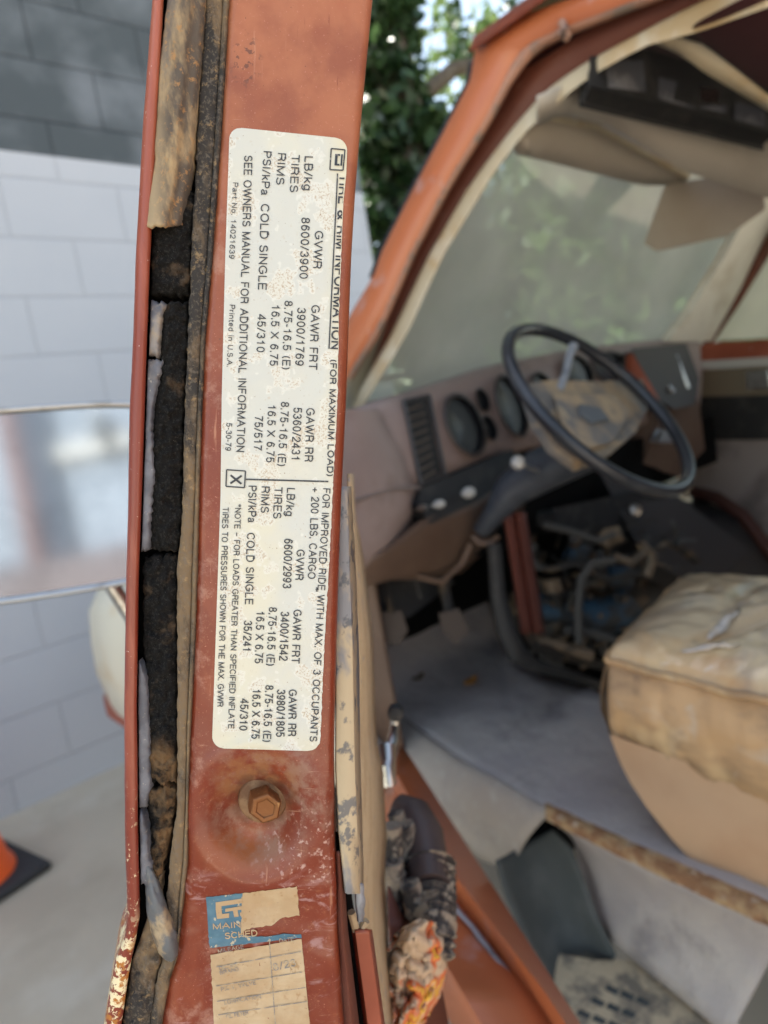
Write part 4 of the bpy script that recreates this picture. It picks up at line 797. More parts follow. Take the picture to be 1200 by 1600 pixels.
# front: fender corner with the cream lamp surround, floor pan, front panel
b = MB(); rows = []
for y, wv in ((1.12, 0), (1.6, -.03), (2.0, -.06), (2.22, -.03), (2.34, .05), (2.39, .16), (2.40, .5)):
    rows.append([(.78+wv-.165*sstep(1.5, 2.2, y)+dx, y, z) for dx, z in ((.03, .50), (0, .58), (-.02, .70), (-.015, .80), (.0, .90), (.05, .97), (.2, 1.0), (.8, 1.06), (1.7, 1.06))])
b.grid(rows); b.build('front_fender', M('cream_fender', (.72, .66, .52), .4, var=[V_((.62, .42, .2), 5, .5, .7, .7, d=4)]), van, ang=180)
b = MB(); b.box((.80, 1.5, .38), (2.5, 2.34, .50)); b.box((.60, 1.7, .49), (.80, 2.37, .585)); b.build('bumper', m_red, van, bevel=.02)
fr_ = MB(); fr_.grid([[(x, y, z) for y, z in ((1.02, 1.33), (1.10, 1.33), (1.5, 1.22), (2.1, 1.06))] for x in (.82, 1.7, 2.5)]); fr_.build('cowl', m_red, van, solid=.003)
fw = MB(); fw.grid([[(x, 1.42, z) for z in (.3, .9, 1.33)] for x in (.8, 1.7, 2.55)]); fw.build('firewall', m_engblk, van, solid=.004)

# door opening frame: nested lips along the pillar and the roof rail
E0 = [(505, 575), (545, 497), (585, 431), (597, 395), (645, 299), (699, 197), (735, 128), (741, 95), (744, 69), (773, 46), (827, 21), (890, 0), (1000, -40), (1120, -80)]
E1 = [(530, 610), (548, 578), (591, 507), (640, 395), (693, 293), (757, 187), (785, 130), (800, 100), (815, 78), (838, 62), (880, 43), (965, 11), (1060, -26), (1160, -62)]
E1b = [(527, 630), (552, 590), (598, 515), (650, 395), (704, 293), (768, 190), (797, 135), (815, 108), (832, 88), (852, 72), (890, 54), (972, 22), (1066, -14), (1165, -50)]
E2 = [(530, 662), (540, 649), (605, 536), (672, 397), (736, 288), (800, 203), (835, 163), (859, 139), (885, 120), (915, 100), (960, 75), (1040, 32), (1104, 0), (1200, -45)]
E2b = [(531, 668), (541, 655), (607, 542), (675, 399), (739, 290), (803, 206), (838, 167), (862, 144), (888, 124), (918, 103), (963, 79), (1043, 36), (1109, 4), (1204, -40)]
E3 = [(532, 688), (543, 672), (633, 527), (693, 397), (773, 267), (820, 206), (853, 176), (890, 143), (933, 112), (975, 88), (1013, 69), (1093, 48), (1150, 28), (1215, 5)]
def res(e, n=44):
    t = np.linspace(0, len(e)-1, n); c = np.array(e, float); return [(np.interp(v, range(len(e)), c[:, 0]), np.interp(v, range(len(e)), c[:, 1])) for v in t]
def lips(name, edges, mat, solid=.003):
    cols = [[Tp(x, y, o) for x, y in res(e)] for e, o in edges]; b = MB(); b.grid(list(zip(*cols))); return b.build(name, mat, van, solid=solid, ang=60)
lips('door_frame', [(E0, .03), (E0, .0), (E1, .0)], m_red_lit)
lips('door_frame_lip', [(E1, .0), (E1b, .012)], M('chipped_lip', (.40, .20, .13), .5, var=[V_((.2, .16, .13), 20, .45, .6, .9, d=5)]))
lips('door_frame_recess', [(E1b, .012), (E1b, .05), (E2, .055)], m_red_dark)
lips('frame_weatherstrip', [(E2, .055), (E2, .045), (E2b, .042), (E3, .045), (E3, .075)], m_cream)
b = MB(); b.grid([[Tp(x-7, y+3, .02), Tp(x+4, y, .02)] for x, y in res(E0[2:8])]); b.build('windscreen_seal', m_dkplas, van, solid=.006)
b = MB(); b.tube([Tp(878, 35, -.004), Tp(884, 48, -.006), Tp(884, 60, .004)], .006, 8); b.tube([Tp(872, 50, -.002), Tp(890, 54, -.002)], .004, 8); b.build('chipped_bracket', M('rusty_bracket', (.35, .2, .14), .6, var=[V_((.05, .04, .035), 60, .5, .6, 1)]), van)
# hinge pillar below the windscreen, coloured dark brown for the shadow on it
b = MB(); b.grid([[(.80, y, z) for z in np.linspace(.62, 1.34, 5)] for y in (1.02, 1.18)]); b.build('hinge_pillar', m_brown, van, solid=.01)

# windscreen, wipers
WSP, WSN = np.array([0, 1.06, 1.36]), np.cross((1, 0, 0), (0, -.34, .57))
def Wp(x, y, off=0): return PL(x, y, WSP, WSN, off)
b = MB(); rows = []
for t in np.linspace(0, 1, 10):
    z = 1.36+.57*t; rows.append([(x_, 1.06-.34*t+.05*(1-((x_-1.68)/.9)**2), z) for x_ in np.linspace(.80+.2*t, 2.56-.17*t, 16)])
b.grid(rows); b.build('windscreen', m_glass, van, ang=180)
for pts in ([(640, 582), (690, 573), (740, 566), (800, 560)], [(880, 545), (905, 520), (950, 508), (1008, 514)]):
    b = MB(); b.tube([Wp(x, y, 0) + np.array([0, .10, 0]) for x, y in pts], [.006, .009, .008, .005], 8); b.build('wiper', m_dkplas, van)

# dashboard
DP, DN = np.array([.85, .985, 1.37]), np.array([0, -1, .16])
def Dp(x, y, off=0): return PL(x, y, DP, DN, off)             # off > 0 stands proud towards the driver
TOP = [(536, 655), (560, 643), (600, 626), (650, 611), (700, 597), (780, 570), (880, 550), (1000, 534), (1092, 528)]
BOT = [(536, 800), (560, 790), (600, 780), (650, 763), (700, 745), (780, 712), (880, 690), (1000, 665), (1092, 650)]
rows = []
for (x, y), (x2, y2) in zip(res(TOP, 40), res(BOT, 40)):
    a, c = Dp(x, y), Dp(x2, y2); bk = np.array([0, .12, .0])
    rows.append([a+bk, a+np.array([0, .012, .004])]+[a+(c-a)*t+np.array([0, -.010*math.sin(math.pi*t), 0]) for t in (.04, .2, .5, .8, .96)]+[c+np.array([0, .02, -.006]), c+np.array([0, .12, 0])])
b = MB(); b.grid(rows); dsh = b.build('dashboard', m_dash, van, ang=60)
b = MB(); rows = []                                             # left end cap below the dash
for y in np.linspace(640, 905, 16):
    x1 = itp([(640, 600), (700, 640), (760, 662), (800, 655), (850, 632), (880, 600), (905, 560)], y)
    rows.append([Dp(528+(x1-528)*u, y, .006+.03*math.sin(math.pi*.5*(1-u))+.012*math.sin(math.pi*u)-.05*sstep(.85, 1, u)) for u in np.linspace(0, 1, 10)])
b.grid(rows); b.build('dash_end_panel', m_dash, dsh, ang=180)
b = MB(); b.tube([Dp(548, 786, .048), Dp(580, 774, .042), Dp(612, 764, .034), Dp(655, 762, .02)], .0035, 8); b.build('seam', M('seam_piping', (.22, .17, .15), .5), dsh)
vb = MB(); vq = [(634, 630), (668, 622), (690, 738), (660, 752)]
vb.poly([Dp(*p_, .012) for p_ in vq], thick=(0, .02, 0)); vo = vb.build('air_vent', m_dkplas, dsh, smooth=False)
b = MB(); ring = [(631, 627), (671, 618), (696, 742), (658, 757)]
for i in range(4): b.tube([Dp(*ring[i], .014), Dp(*ring[(i+1) % 4], .014)], .004, 6)
b.build('vent_frame', m_greytrim if False else M('vent_bezel', (.05, .048, .048), .4), vo)
for t in np.linspace(.06, .94, 9):
    b = MB(); p0 = (634+(660-634)*t, 630+(752-630)*t); p1 = (660+(682-660)*t, 623+(740-623)*t)
    b.poly([Dp(p0[0]+2, p0[1], .02), Dp(p1[0], p1[1], .02), Dp(p1[0], p1[1]+5, .012), Dp(p0[0]+2, p0[1]+5, .012)], thick=(0, .002, 0)); b.build('vent_louver', M('louver', (.14, .125, .115), .5) if t < .07 else bpy.data.materials['louver'], vo, smooth=False)
m_gauge = M('gauge_glass', (.014, .014, .016), .4, spec=.3)
m_bez = M('gauge_bezel', (.07, .055, .05), .45)
for (x, y, rx, ry) in ((727, 664, 27, 44), (755, 625, 9, 17), (766, 668, 9, 18), (800, 634, 21, 44), (850, 610, 16, 26), (905, 582, 20, 26), (960, 575, 30, 24)):
    b = MB(); mk = lambda s, o: [Dp(x+rx*s*math.cos(q_)+ry*.28*s*math.sin(q_), y+ry*s*math.sin(q_), o) for q_ in np.linspace(0, 2*math.pi, 36, endpoint=False)]
    b.grid([mk(1.1, .008), mk(1.12, .020), mk(1.0, .022), mk(.96, .014), mk(.01, .0135)], mi=0, closed=True)
    go = b.build('gauge', m_gauge, dsh, ang=40)
    b = MB(); b.grid([mk(1.12, .009), mk(1.14, .0205), mk(1.02, .0235), mk(.98, .016)], closed=True); b.build('gauge_bezel', m_bez, dsh)
# switch strip with two knobs, knee panel
b = MB(); b.poly([Dp(655, 790, .03), Dp(660, 765, .02), Dp(800, 705, .02), Dp(806, 735, .03), Dp(745, 780, .03), Dp(672, 815, .03)], thick=(0, .06, 0)); sw = b.build('switch_strip', m_dkplas, dsh, bevel=.004)
for x, y, r_ in ((681, 789, .0085), (727, 771, .0115), (655, 795, .006)):
    b = MB(); b.lathe(Dp(x, y, .035), DN, [(0, .022), (r_*.7, .021), (r_, .014), (r_, .004), (r_*.5, 0), (r_*.4, -.01)], 20); b.build('switch_knob', m_white if r_ > .008 else m_chrome, sw)
rows = []
for (x, y, o), (x2, y2, o2) in zip([(552, 885, .03), (600, 858, .03), (655, 815, .03), (740, 780, .02), (800, 740, .0), (830, 735, -.01)], [(560, 920, -.02), (610, 905, -.02), (650, 905, -.03), (720, 895, -.05), (770, 850, -.06), (800, 835, -.06)]):
    a, c = Dp(x, y, o), Dp(x2, y2, o2); rows.append([a+(c-a)*t+np.array([0, -.010*math.sin(math.pi*t), 0]) for t in np.linspace(0, 1, 7)])
b = MB(); b.grid(rows); b.build('knee_panel', m_brown, dsh, solid=.004)
b = MB(); b.tube([Dp(650, 900, -.02), Dp(690, 910, -.01), Dp(722, 880, .0), Dp(735, 850, .02)], .006, 8); b.build('panel_edge', m_brown, dsh)
# instrument pod right of the wheel: grey box with a red-brown side and chrome pulls
b = MB(); b.poly([Dp(990, 548, .05), Dp(1072, 540, .05), Dp(1090, 590, .06), Dp(1085, 628, .06), Dp(1052, 636, .10), Dp(1030, 622, .10)], thick=(0, .12, 0)); pod = b.build('ashtray_pod', M('grey_pod', (.06, .052, .047), .7), dsh, bevel=.008)
b = MB(); b.poly([Dp(988, 552, .052), Dp(1030, 624, .103), Dp(1022, 634, .09), Dp(986, 590, .04)], thick=(.004, .02, 0)); b.build('pod_side', m_red, pod, smooth=False)
b = MB(); b.tube([Dp(1056, 556, .058), Dp(1076, 606, .068)], .006, 8); b.build('chrome_pull', m_chrome, pod); b = MB(); b.tube([Dp(1044, 604, .095), Dp(1052, 612, .10)], .007, 8); b.build('chrome_pull', m_chrome, pod)
b = MB(); b.poly([Dp(1035, 640, .05), Dp(1090, 630, .05), Dp(1098, 700, .03), Dp(1060, 740, .0), Dp(1010, 720, -.02)], thick=(0, .1, 0)); b.build('lower_dash_box', m_brown, dsh, bevel=.01)
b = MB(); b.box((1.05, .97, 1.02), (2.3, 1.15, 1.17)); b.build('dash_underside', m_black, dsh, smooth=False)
b = MB(); b.poly([Dp(1050, 690, .055), Dp(1060, 676, .055), Dp(1040, 672, .055), Dp(1030, 688, .055)], thick=(0, .02, 0)); b.build('heater_knob', m_chrome, dsh, bevel=.004)

# steering column and wheel
WC = D(938, 632, 1.135); WN = np.array([.097, -1, .773]); WN /= np.linalg.norm(WN)
wa = np.cross(WN, (0, 0, 1)); wa /= np.linalg.norm(wa); wb = np.cross(wa, WN); wb /= np.linalg.norm(wb)
if wb[2] < 0: wb = -wb
RAD = .19
co = MB(); c1 = D(905, 705, 1.22); c2 = D(845, 735, 1.28); c3 = D(800, 765, 1.30); c4 = D(752, 830, 1.35)
co.tube([D(925, 670, 1.17), c1, c2, c3, D(775, 800, 1.32), c4], [.042, .044, .043, .036, .024, .018], 18); col_o = co.build('steering_column', m_bluegrey, van)
co = MB(); co.tube([D(808, 724, 1.18), D(840, 735, 1.22)], .004, 8); lv = co.build('turn_lever', m_chrome, col_o)
co = MB(); co.lathe(D(809, 723, 1.175), -FW, [(0, .013), (.009, .011), (.013, .003), (.012, -.004), (0, -.008)], 16); co.build('lever_knob', m_white, lv)
co = MB(); co.tube([D(738, 838, 1.33), D(748, 848, 1.33), D(765, 850, 1.33), D(778, 838, 1.34)], .006, 8); co.build('column_clamp', m_brown, col_o)
stw = MB(); ringp = [WC+wa*RAD*math.cos(q_)+wb*RAD*math.sin(q_) for q_ in np.linspace(0, 2*math.pi, 72, endpoint=False)]
stw.tube(ringp, .0112, 14, closed=True); sto = stw.build('steering_wheel', M('rim_plastic', (.022, .024, .029), .3, var=[V_((.05, .052, .058), 14, .5, .7, .7)]), van, ang=180)
hb = MB(); hp = [(832, 606), (868, 600), (940, 602), (1002, 598), (1013, 618), (988, 668), (946, 702), (906, 714), (874, 690), (848, 650)]
top_ = [PL(x, y, WC-WN*.02, WN) for x, y in hp]; hb.poly(top_, thick=-WN*.022); hb.build('hub_pad', m_hub, sto, bevel=.010)
b = MB(); b.poly([PL(x, y, WC-WN*.02, WN, .010) for x, y in ((872, 622), (960, 622), (978, 640), (950, 684), (912, 694), (884, 662))], thick=-WN*.02); b.build('horn_pad', m_hub, sto, bevel=.009)
b = MB(); b.poly([PL(x, y, WC-WN*.018, WN, .010) for x, y in ((905, 634), (936, 640), (950, 655), (922, 662), (906, 650))], thick=WN*.003); b.build('horn_emblem', M('emblem_grey', (.11, .12, .13), .5), sto, bevel=.002)
b = MB(); b.tube([PL(896, 541, WC, WN), PL(889, 560, WC, WN, -.01), PL(884, 585, WC, WN, -.02), PL(872, 612, WC, WN, -.025)], [.010, .007, .007, .009], 8)
b.build('spoke', m_greytrim, sto)


# pedals
b = MB(); b.poly([D(585, 890, 1.42), D(690, 885, 1.5), D(705, 910, 1.5), D(640, 960, 1.45), D(590, 975, 1.4)], thick=(.0, .05, .02)); pb = b.build('pedal_bracket', m_dkplas, van, bevel=.006)
b = MB(); b.tube([D(600, 900, 1.40), D(612, 960, 1.36)], .006, 8); b.tube([D(690, 900, 1.44), D(704, 965, 1.40)], .012, 8); b.tube([D(650, 905, 1.38), D(658, 935, 1.37)], .004, 8); b.build('pedal_arm', m_engblk, pb)
for pts in ([(585, 962), (625, 958), (634, 985), (622, 1004), (588, 1000)], [(690, 962), (716, 955), (730, 985), (712, 1003), (694, 985)]):
    b = MB(); b.poly([D(x, y, 1.36) for x, y in pts], thick=FW*.02); b.build('pedal_pad', M('worn_pedal_rubber', (.055, .04, .032), .8), pb, bevel=.004)

# floor, step well
FL = .68
pf = [(540, 1060), (590, 950), (640, 915), (700, 905), (765, 930), (772, 990), (806, 1040), (850, 1060), (940, 1082), (1060, 1180), (1300, 1330), (1300, 1462), (1200, 1420), (1030, 1345), (860, 1270), (800, 1232), (720, 1190), (640, 1130), (595, 1092)]
def flo(x, y):
    p_ = Zp(x, y, FL)
    return p_ if p_[1] < 1.2 and p_[2] == p_[2] and p_[1] > 0 else PL(x, y, (0, 1.2, FL), (0, -.75, .66))
b = MB(); N_ = 24; edge_far = res(pf[0:11], N_); edge_near = list(reversed(res(pf[11:], N_)))
edge_near = res(list(reversed(pf[11:])), N_)
b.grid([[flo(a[0]+(c[0]-a[0])*t, a[1]+(c[1]-a[1])*t)+np.array([0, 0, .004*fbm(i*.5, t*6)]) for t in np.linspace(0, 1, 14)] for i, (a, c) in enumerate(zip(edge_far, edge_near))])
b.build('carpet', m_carpet, van, solid=.006, ang=180)
b = MB(); rows = []                                             # floor edge folding down towards the sill
for (x, y), (x2, y2) in zip(res([(575, 1075), (595, 1092), (640, 1130), (720, 1190), (800, 1232), (862, 1271)], 20), res([(580, 1190), (600, 1200), (640, 1220), (700, 1285), (745, 1340), (800, 1362)], 20)):
    a = flo(x, y)+np.array([0, 0, .004]); c = Xp(x2, y2, .765); c = D(x2, y2, min(float((c-CAM)@FW), 1.35)); rows.append([a+(c-a)*t+np.array([-.012*math.sin(math.pi*t), 0, .01*math.sin(math.pi*t)]) for t in np.linspace(0, 1, 8)])
b.grid(rows); b.build('sill_carpet', m_carpetlt, van, solid=.004, ang=180)
b = MB(); rows = []                                             # rusty floor edge strip
for t in np.linspace(0, 1, 40):
    x, y = 852+t*360, 1262+t*164+8*t*(1-t); w_ = 9+5*t+2.0*fbm(t*14, 2); a = Zp(x, y-w_, FL+.004); c = Zp(x, y+w_, FL+.004); rows.append([a, (a+c)/2+np.array([0, 0, .004+.003*fbm(t*20, 4)]), c, c-np.array([0, 0, .012])])
b.grid(rows); b.build('rusty_edge_strip', M('rusty_strip', (.24, .12, .055), .85, var=[V_((.42, .28, .14), 30, .42, .6, .9, d=6), V_((.55, .47, .36), 45, .55, .7, .8, d=6), V_((.10, .045, .02), 50, .58, .7, .8, d=5)], bump=(120, .8, .006)), van, ang=180)
b = MB(); rows = []                                             # carpeted riser of the step well
for (x, y), (x2, y2) in zip(res([(852, 1278), (900, 1300), (1000, 1352), (1100, 1396), (1230, 1448)], 22), res([(905, 1365), (925, 1430), (965, 1480), (1040, 1540), (1140, 1620)], 22)):
    a = Zp(x, y, FL-.008); c = Zp(x2, y2, .47); rows.append([a+(c-a)*t+np.array([.03*math.sin(math.pi*t), 0, 0]) for t in np.linspace(0, 1, 10)])
b.grid(rows); b.build('riser_carpet', m_carpet, van, solid=.004, ang=180)
b = MB(); rows = []                                             # dark rubber front wall of the well
for k, ((x, y), (x2, y2)) in enumerate(zip(res([(775, 1345), (790, 1400), (825, 1480), (865, 1550), (905, 1620)], 20), res([(862, 1296), (893, 1325), (915, 1380), (932, 1430), (962, 1492)], 20))):
    t_ = k/19; rows.append([D(x+(x2-x)*u, y+(y2-y)*u, (1.06-.06*t_)+(.08-.03*t_)*u+.05*math.sin(math.pi*u)) for u in np.linspace(0, 1, 12)])
b.grid(rows); wl_ = b.build('well_liner', m_matrub, van, solid=.004, ang=180)
b = MB()
def TZ(x, y, h=0): return Zp(x, y, .455+h)
b.poly([TZ(x, y) for x, y in ((820, 1480), (930, 1500), (990, 1500), (1060, 1540), (1160, 1640), (900, 1680), (840, 1560))], thick=(0, 0, -.02)); tr = b.build('step_tread', m_tread, van, smooth=False)
for i in range(4):
    for j in range(3):
        x, y = 950-i*22+j*24, 1538+i*19+j*9; b = MB(); b.poly([TZ(x, y, .0012), TZ(x+18, y+9, .0012), TZ(x+13, y+17, .0012), TZ(x-6, y+8, .0012)]); b.build('tread_slot', m_matrub, tr, smooth=False)
# leaves lying on the carpet
for (x, y, s_, mt, lab_) in ((655, 1066, .020, m_leafk, 'small dark curled leaf on the grey van carpet'), (737, 1072, .023, m_leafd, 'orange brown dead leaf lying on the grey van carpet')):
    c = flo(x, y)+np.array([0, 0, .008]); b = MB(); rows = []
    for t in np.linspace(-1, 1, 9): rows.append([c+np.array([s_*t, s_*.6*u*(1-t*t)+.003*nz(t, u), .006*(u*u)+.006*t*t+.002*nz(t*2, u*2)]) for u in np.linspace(-1, 1, 7)])
    b.grid(rows); tag(b.build('dead_leaf', mt, solid=.0015, ang=180), lab_, 'leaf')

# engine bay with its cover off: red post, seal, dark hole, engine lumps
b = MB()
for dx, o in ((0, 0), (13, .01), (26, 0)):
    pass
ep = lambda x, y, o=0: Yp(x, y, .86-o)
b.grid([[ep(784+30*k+dx, 800+190*k, o) for dx, o in ((0, -.01), (3, .012), (12, .014), (15, .004), (20, .004), (23, .014), (34, .012), (37, -.02))] for k in np.linspace(0, 1, 14)])
b.build('engine_frame_post', M('faded_red_post', (.15, .042, .028), .6), van, solid=.003, ang=50)
b = MB(); b.tube([ep(772, 850, .0), ep(778, 930, .0), ep(790, 985, .01), ep(806, 1020, .02), ep(835, 1040, .02), ep(880, 1052, .02), ep(945, 1075, .02)], [.014, .016, .020, .022, .014, .012, .012], 10); b.build('engine_seal', m_dkplas, van)
b = MB(); b.tube([ep(820, 985, .0), ep(838, 1012, .0), ep(880, 1024, .0), ep(940, 1040, 0)], .011, 8); b.build('engine_frame_rail', m_engblk, van)
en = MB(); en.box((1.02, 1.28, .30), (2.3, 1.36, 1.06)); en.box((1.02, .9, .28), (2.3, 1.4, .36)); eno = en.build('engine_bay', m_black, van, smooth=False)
b = MB(); b.tube([D(835, 950, 1.62), D(950, 935, 1.9), D(1000, 920, 2.0)], .075, 14); b.build('engine_block', m_engblk, eno)
for pts, r_, mt in (([(830, 955), (880, 958), (925, 965)], .030, m_engblue), ([(905, 965), (960, 960), (985, 940)], .045, m_engblue), ([(888, 860), (912, 872)], .03, m_engblue), ([(830, 940), (856, 942)], .022, m_engblue), ([(950, 900), (985, 905)], .03, m_engblue)):
    b = MB(); b.tube([D(x, y, 1.60) for x, y in pts], r_, 12); b.build('engine_casting', mt, eno)
m_engtan = M('oily_tan_metal', (.17, .12, .075), .5, var=[V_((.05, .04, .03), 30, .5, .62, .8)])
for k, (pts, r_, mt) in enumerate((([(905, 1005), (903, 950), (908, 905), (925, 880), (960, 875)], .010, m_hose), ([(850, 820), (890, 830), (935, 845), (960, 835)], .008, m_hose), ([(820, 880), (860, 890), (900, 880), (950, 905), (1000, 895)], .008, m_engblk), ([(835, 1000), (870, 1008), (925, 1025)], .012, m_engtan), ([(862, 905), (866, 925)], .020, m_engtan), ([(940, 850), (950, 838), (968, 835)], .020, m_engtan), ([(845, 890), (830, 870), (835, 850)], .006, m_hose), ([(1000, 850), (1020, 870), (1010, 900)], .012, m_engtan), ([(880, 985), (930, 990), (960, 1000)], .01, m_hose), ([(960, 870), (985, 880), (1010, 860)], .009, m_engtan))):
    b = MB(); b.tube([D(x, y, 1.46+.02*(k % 3)) for x, y in pts], r_, 8); b.build('engine_hose', mt, eno)
rr_ = random.Random(5)
for i in range(92):
    x, y = rr_.uniform(825, 1060), rr_.uniform(812, 1025); dd = rr_.uniform(1.46, 1.7); a_ = rr_.uniform(0, 6.28); l_ = rr_.uniform(8, 46)
    b = MB(); b.tube([D(x, y, dd), D(x+l_*.5*math.cos(a_), y+l_*.5*math.sin(a_)+rr_.uniform(-6, 6), dd+.02), D(x+l_*math.cos(a_), y+l_*math.sin(a_), dd+.03)], rr_.choice((.003, .004, .006, .009, .014)), 7)
    b.build('engine_fitting', rr_.choice((m_engblk, m_engblk, m_engblk, m_engtan, m_hose)), eno)
b = MB(); b.poly([D(870, 800, 1.55), D(990, 775, 1.75), D(1080, 790, 1.9), D(1080, 870, 1.9), D(960, 830, 1.7), D(870, 825, 1.55)], thick=(0, .1, 0)); b.build('heater_box', m_dkplas, eno, bevel=.01)
b = MB(); b.lathe(D(990, 797, 1.66), -FW, [(0, .02), (.014, .018), (.016, 0)], 14); b.build('heater_knob', m_chrome, eno)
b = MB(); b.poly([D(960, 760, 1.75), D(1060, 790, 1.85), D(1150, 860, 1.9), D(1110, 905, 1.85), D(1010, 860, 1.7)], thick=(.1, .15, -.1)); b.build('engine_hump', M('dark_cover', (.05, .045, .045), .8), van, bevel=.03)  # plain dark grey cover

# passenger door and window, far pillar
PXV = 2.46
pp_ = lambda x, y, o=0: Xp(x, y, PXV-o)
def slab(name, pts, mat, o=0, par=None, th=(.03, 0, 0), bev=.004):
    b = MB(); b.poly([pp_(x, y, o) for x, y in pts], thick=th); return b.build(name, mat, par or van, bevel=bev)
pdr = slab('passenger_door', [(1085, 560), (1330, 545), (1330, 900), (1085, 900)], M('passenger_door_card', (.36, .31, .29), .8, var=[V_((.12, .10, .10), 5, .45, .7, .7)]))
slab('window_sill', [(1082, 540), (1330, 525), (1330, 552), (1095, 562)], m_red, .03, pdr)
slab('chrome_strip', [(1095, 566), (1330, 552), (1330, 562), (1096, 576)], m_white, .045, pdr)
slab('upper_card', [(1090, 578), (1330, 566), (1330, 612), (1092, 618)], M('olive_card', (.20, .16, .11), .7), .035, pdr)
slab('dark_band', [(1092, 618), (1330, 612), (1330, 684), (1096, 686)], m_dkplas, .033, pdr)
slab('door_pull', [(1168, 584), (1196, 583), (1198, 604), (1170, 606)], m_chrome, .06, pdr, (.02, 0, 0), .006)
b = MB(); b.tube([pp_(1083, 768, .1), pp_(1120, 778, .12), pp_(1160, 805, .14), pp_(1195, 850, .16), pp_(1230, 900, .16)], .022, 10); b.build('passenger_sill', M('dull_sill_paint', (.085, .03, .02), .6), van)
b = MB(); b.grid([[pp_(1083, 775, .1), pp_(1060, 860, .3)], [pp_(1160, 812, .14), pp_(1100, 900, .35)], [pp_(1235, 905, .16), pp_(1150, 960, .35)]]); b.build('footwell', M('dark_footwell', (.06, .055, .055), .9), van, solid=.004)
b = MB(); b.poly([pp_(1110, 533, -.02), pp_(1195, 395, -.02), pp_(1330, 200, -.02), pp_(1330, 522, -.02)]); b.build('passenger_window', m_glass, van, smooth=False)
b = MB(); b.tube([pp_(1103, 537, .0), pp_(1148, 470, .0), pp_(1200, 384, .0), pp_(1300, 230, 0)], .020, 10); b.build('window_frame', m_red_dark, van)
b = MB(); b.poly([Wp(x, y, o) for x, y, o in ((1030, 535, 0), (1066, 490, 0), (1118, 405, 0), (1160, 325, 0), (1195, 255, 0), (1260, 255, 0), (1215, 330, 0), (1160, 420, 0), (1098, 533, 0))], thick=(0, -.03, 0)); b.build('far_pillar', M('pale_pillar_trim', (.80, .76, .66), .6, var=[V_((.5, .42, .3), 9, .52, .7, .5, d=5)]), van, bevel=.006)

# sun visors, header, overhead console
b = MB(); rows = []
for t in np.linspace(0, 1, 14):
    x = 805+t*265; rows.append([D(x, y, d) for y, d in ((itp([(805, 212), (850, 178), (930, 190), (1070, 268)], x), 1.12+.5*t), (itp([(805, 225), (850, 195), (930, 208), (1070, 278)], x), 1.10+.5*t), (itp([(805, 238), (900, 262), (1000, 287), (1070, 285)], x), 1.20+.5*t))])
b.grid(rows); vs_ = b.build('sun_visor', m_visor, van, solid=.012, ang=180)
b = MB(); b.tube([D(840+t*235, itp([(840, 180), (930, 196), (1075, 276)], 840+t*235), 1.095+.5*t) for t in np.linspace(0, 1, 12)], .007, 8); b.build('visor_edge', m_cream, vs_)
b = MB(); b.poly([D(x, y, 1.65) for x, y in ((1043, 292), (1185, 268), (1192, 325), (1140, 362), (1030, 386), (1014, 376))], thick=FW*.012); b.build('sun_visor', m_visor, van, bevel=.006)
b = MB(); rows = []
for t in np.linspace(0, 1, 16):
    x = 840+t*400; yt = itp([(840, 150), (900, 125), (950, 105), (1060, 140), (1240, 215)], x); yb = itp([(840, 195), (880, 176), (950, 196), (1075, 270), (1240, 322)], x); d_ = .98+.45*t
    rows.append([D(x, yt, d_-.02), D(x, yt+(yb-yt)*.5, d_), D(x, yb, d_+.06)])
b.grid(rows); b.build('header_trim', M('grey_header', (.54, .49, .415), .7, var=[V_((.44, .39, .32), 6, .45, .7, .6)]), van, solid=.004, ang=180)
cq = [(925, 95), (1010, 82), (1110, 110), (1215, 150), (1215, 208), (1110, 178), (1010, 152), (925, 128)]
b = MB(); b.poly([D(x, y, .95+(x-925)*.001) for x, y in cq], thick=FW*.05); cso = b.build('overhead_console', m_dkplas, van, bevel=.006)
for pts in ([(948, 100), (1005, 95), (1008, 142), (952, 134)], [(1030, 122), (1085, 138), (1085, 168), (1030, 152)], [(1096, 136), (1136, 146), (1134, 176), (1094, 166)], [(1150, 160), (1195, 172), (1195, 198), (1148, 184)]):
    b = MB(); b.poly([D(x, y, .945+(x-925)*.001) for x, y in pts], thick=FW*.006); b.build('console_window', m_gloss, cso, bevel=.002)
b = MB(); b.poly([D(x, y, .94+(x-925)*.001) for x, y in ((1098, 140), (1122, 143), (1120, 160), (1097, 156))], thick=FW*.004); b.build('console_badge', m_chrome, cso, bevel=.002)
b = MB(); rows = []
for t in np.linspace(0, 1, 14):
    x = 1020+t*200; rows.append([D(x, itp([(1020, 62), (1060, 60), (1100, 70), (1220, 165)], x), .9+.1*t), D(x, itp([(1020, 64), (1060, 82), (1100, 112), (1220, 182)], x), .93+.1*t)])
b.grid(rows); b.build('headliner_edge', m_cream, van, solid=.004, ang=180)
b = MB(); b.grid([[D(1060, 45, .84), D(1100, 62, .92), D(1230, 170, 1.02)], [D(1130, 10, .8), D(1180, 60, .86), D(1260, 150, .95)], [D(1200, -30, .76), D(1240, 20, .8), D(1300, 100, .85)]]); b.build('headliner_lining', m_headliner, van, solid=.003, sub=2)

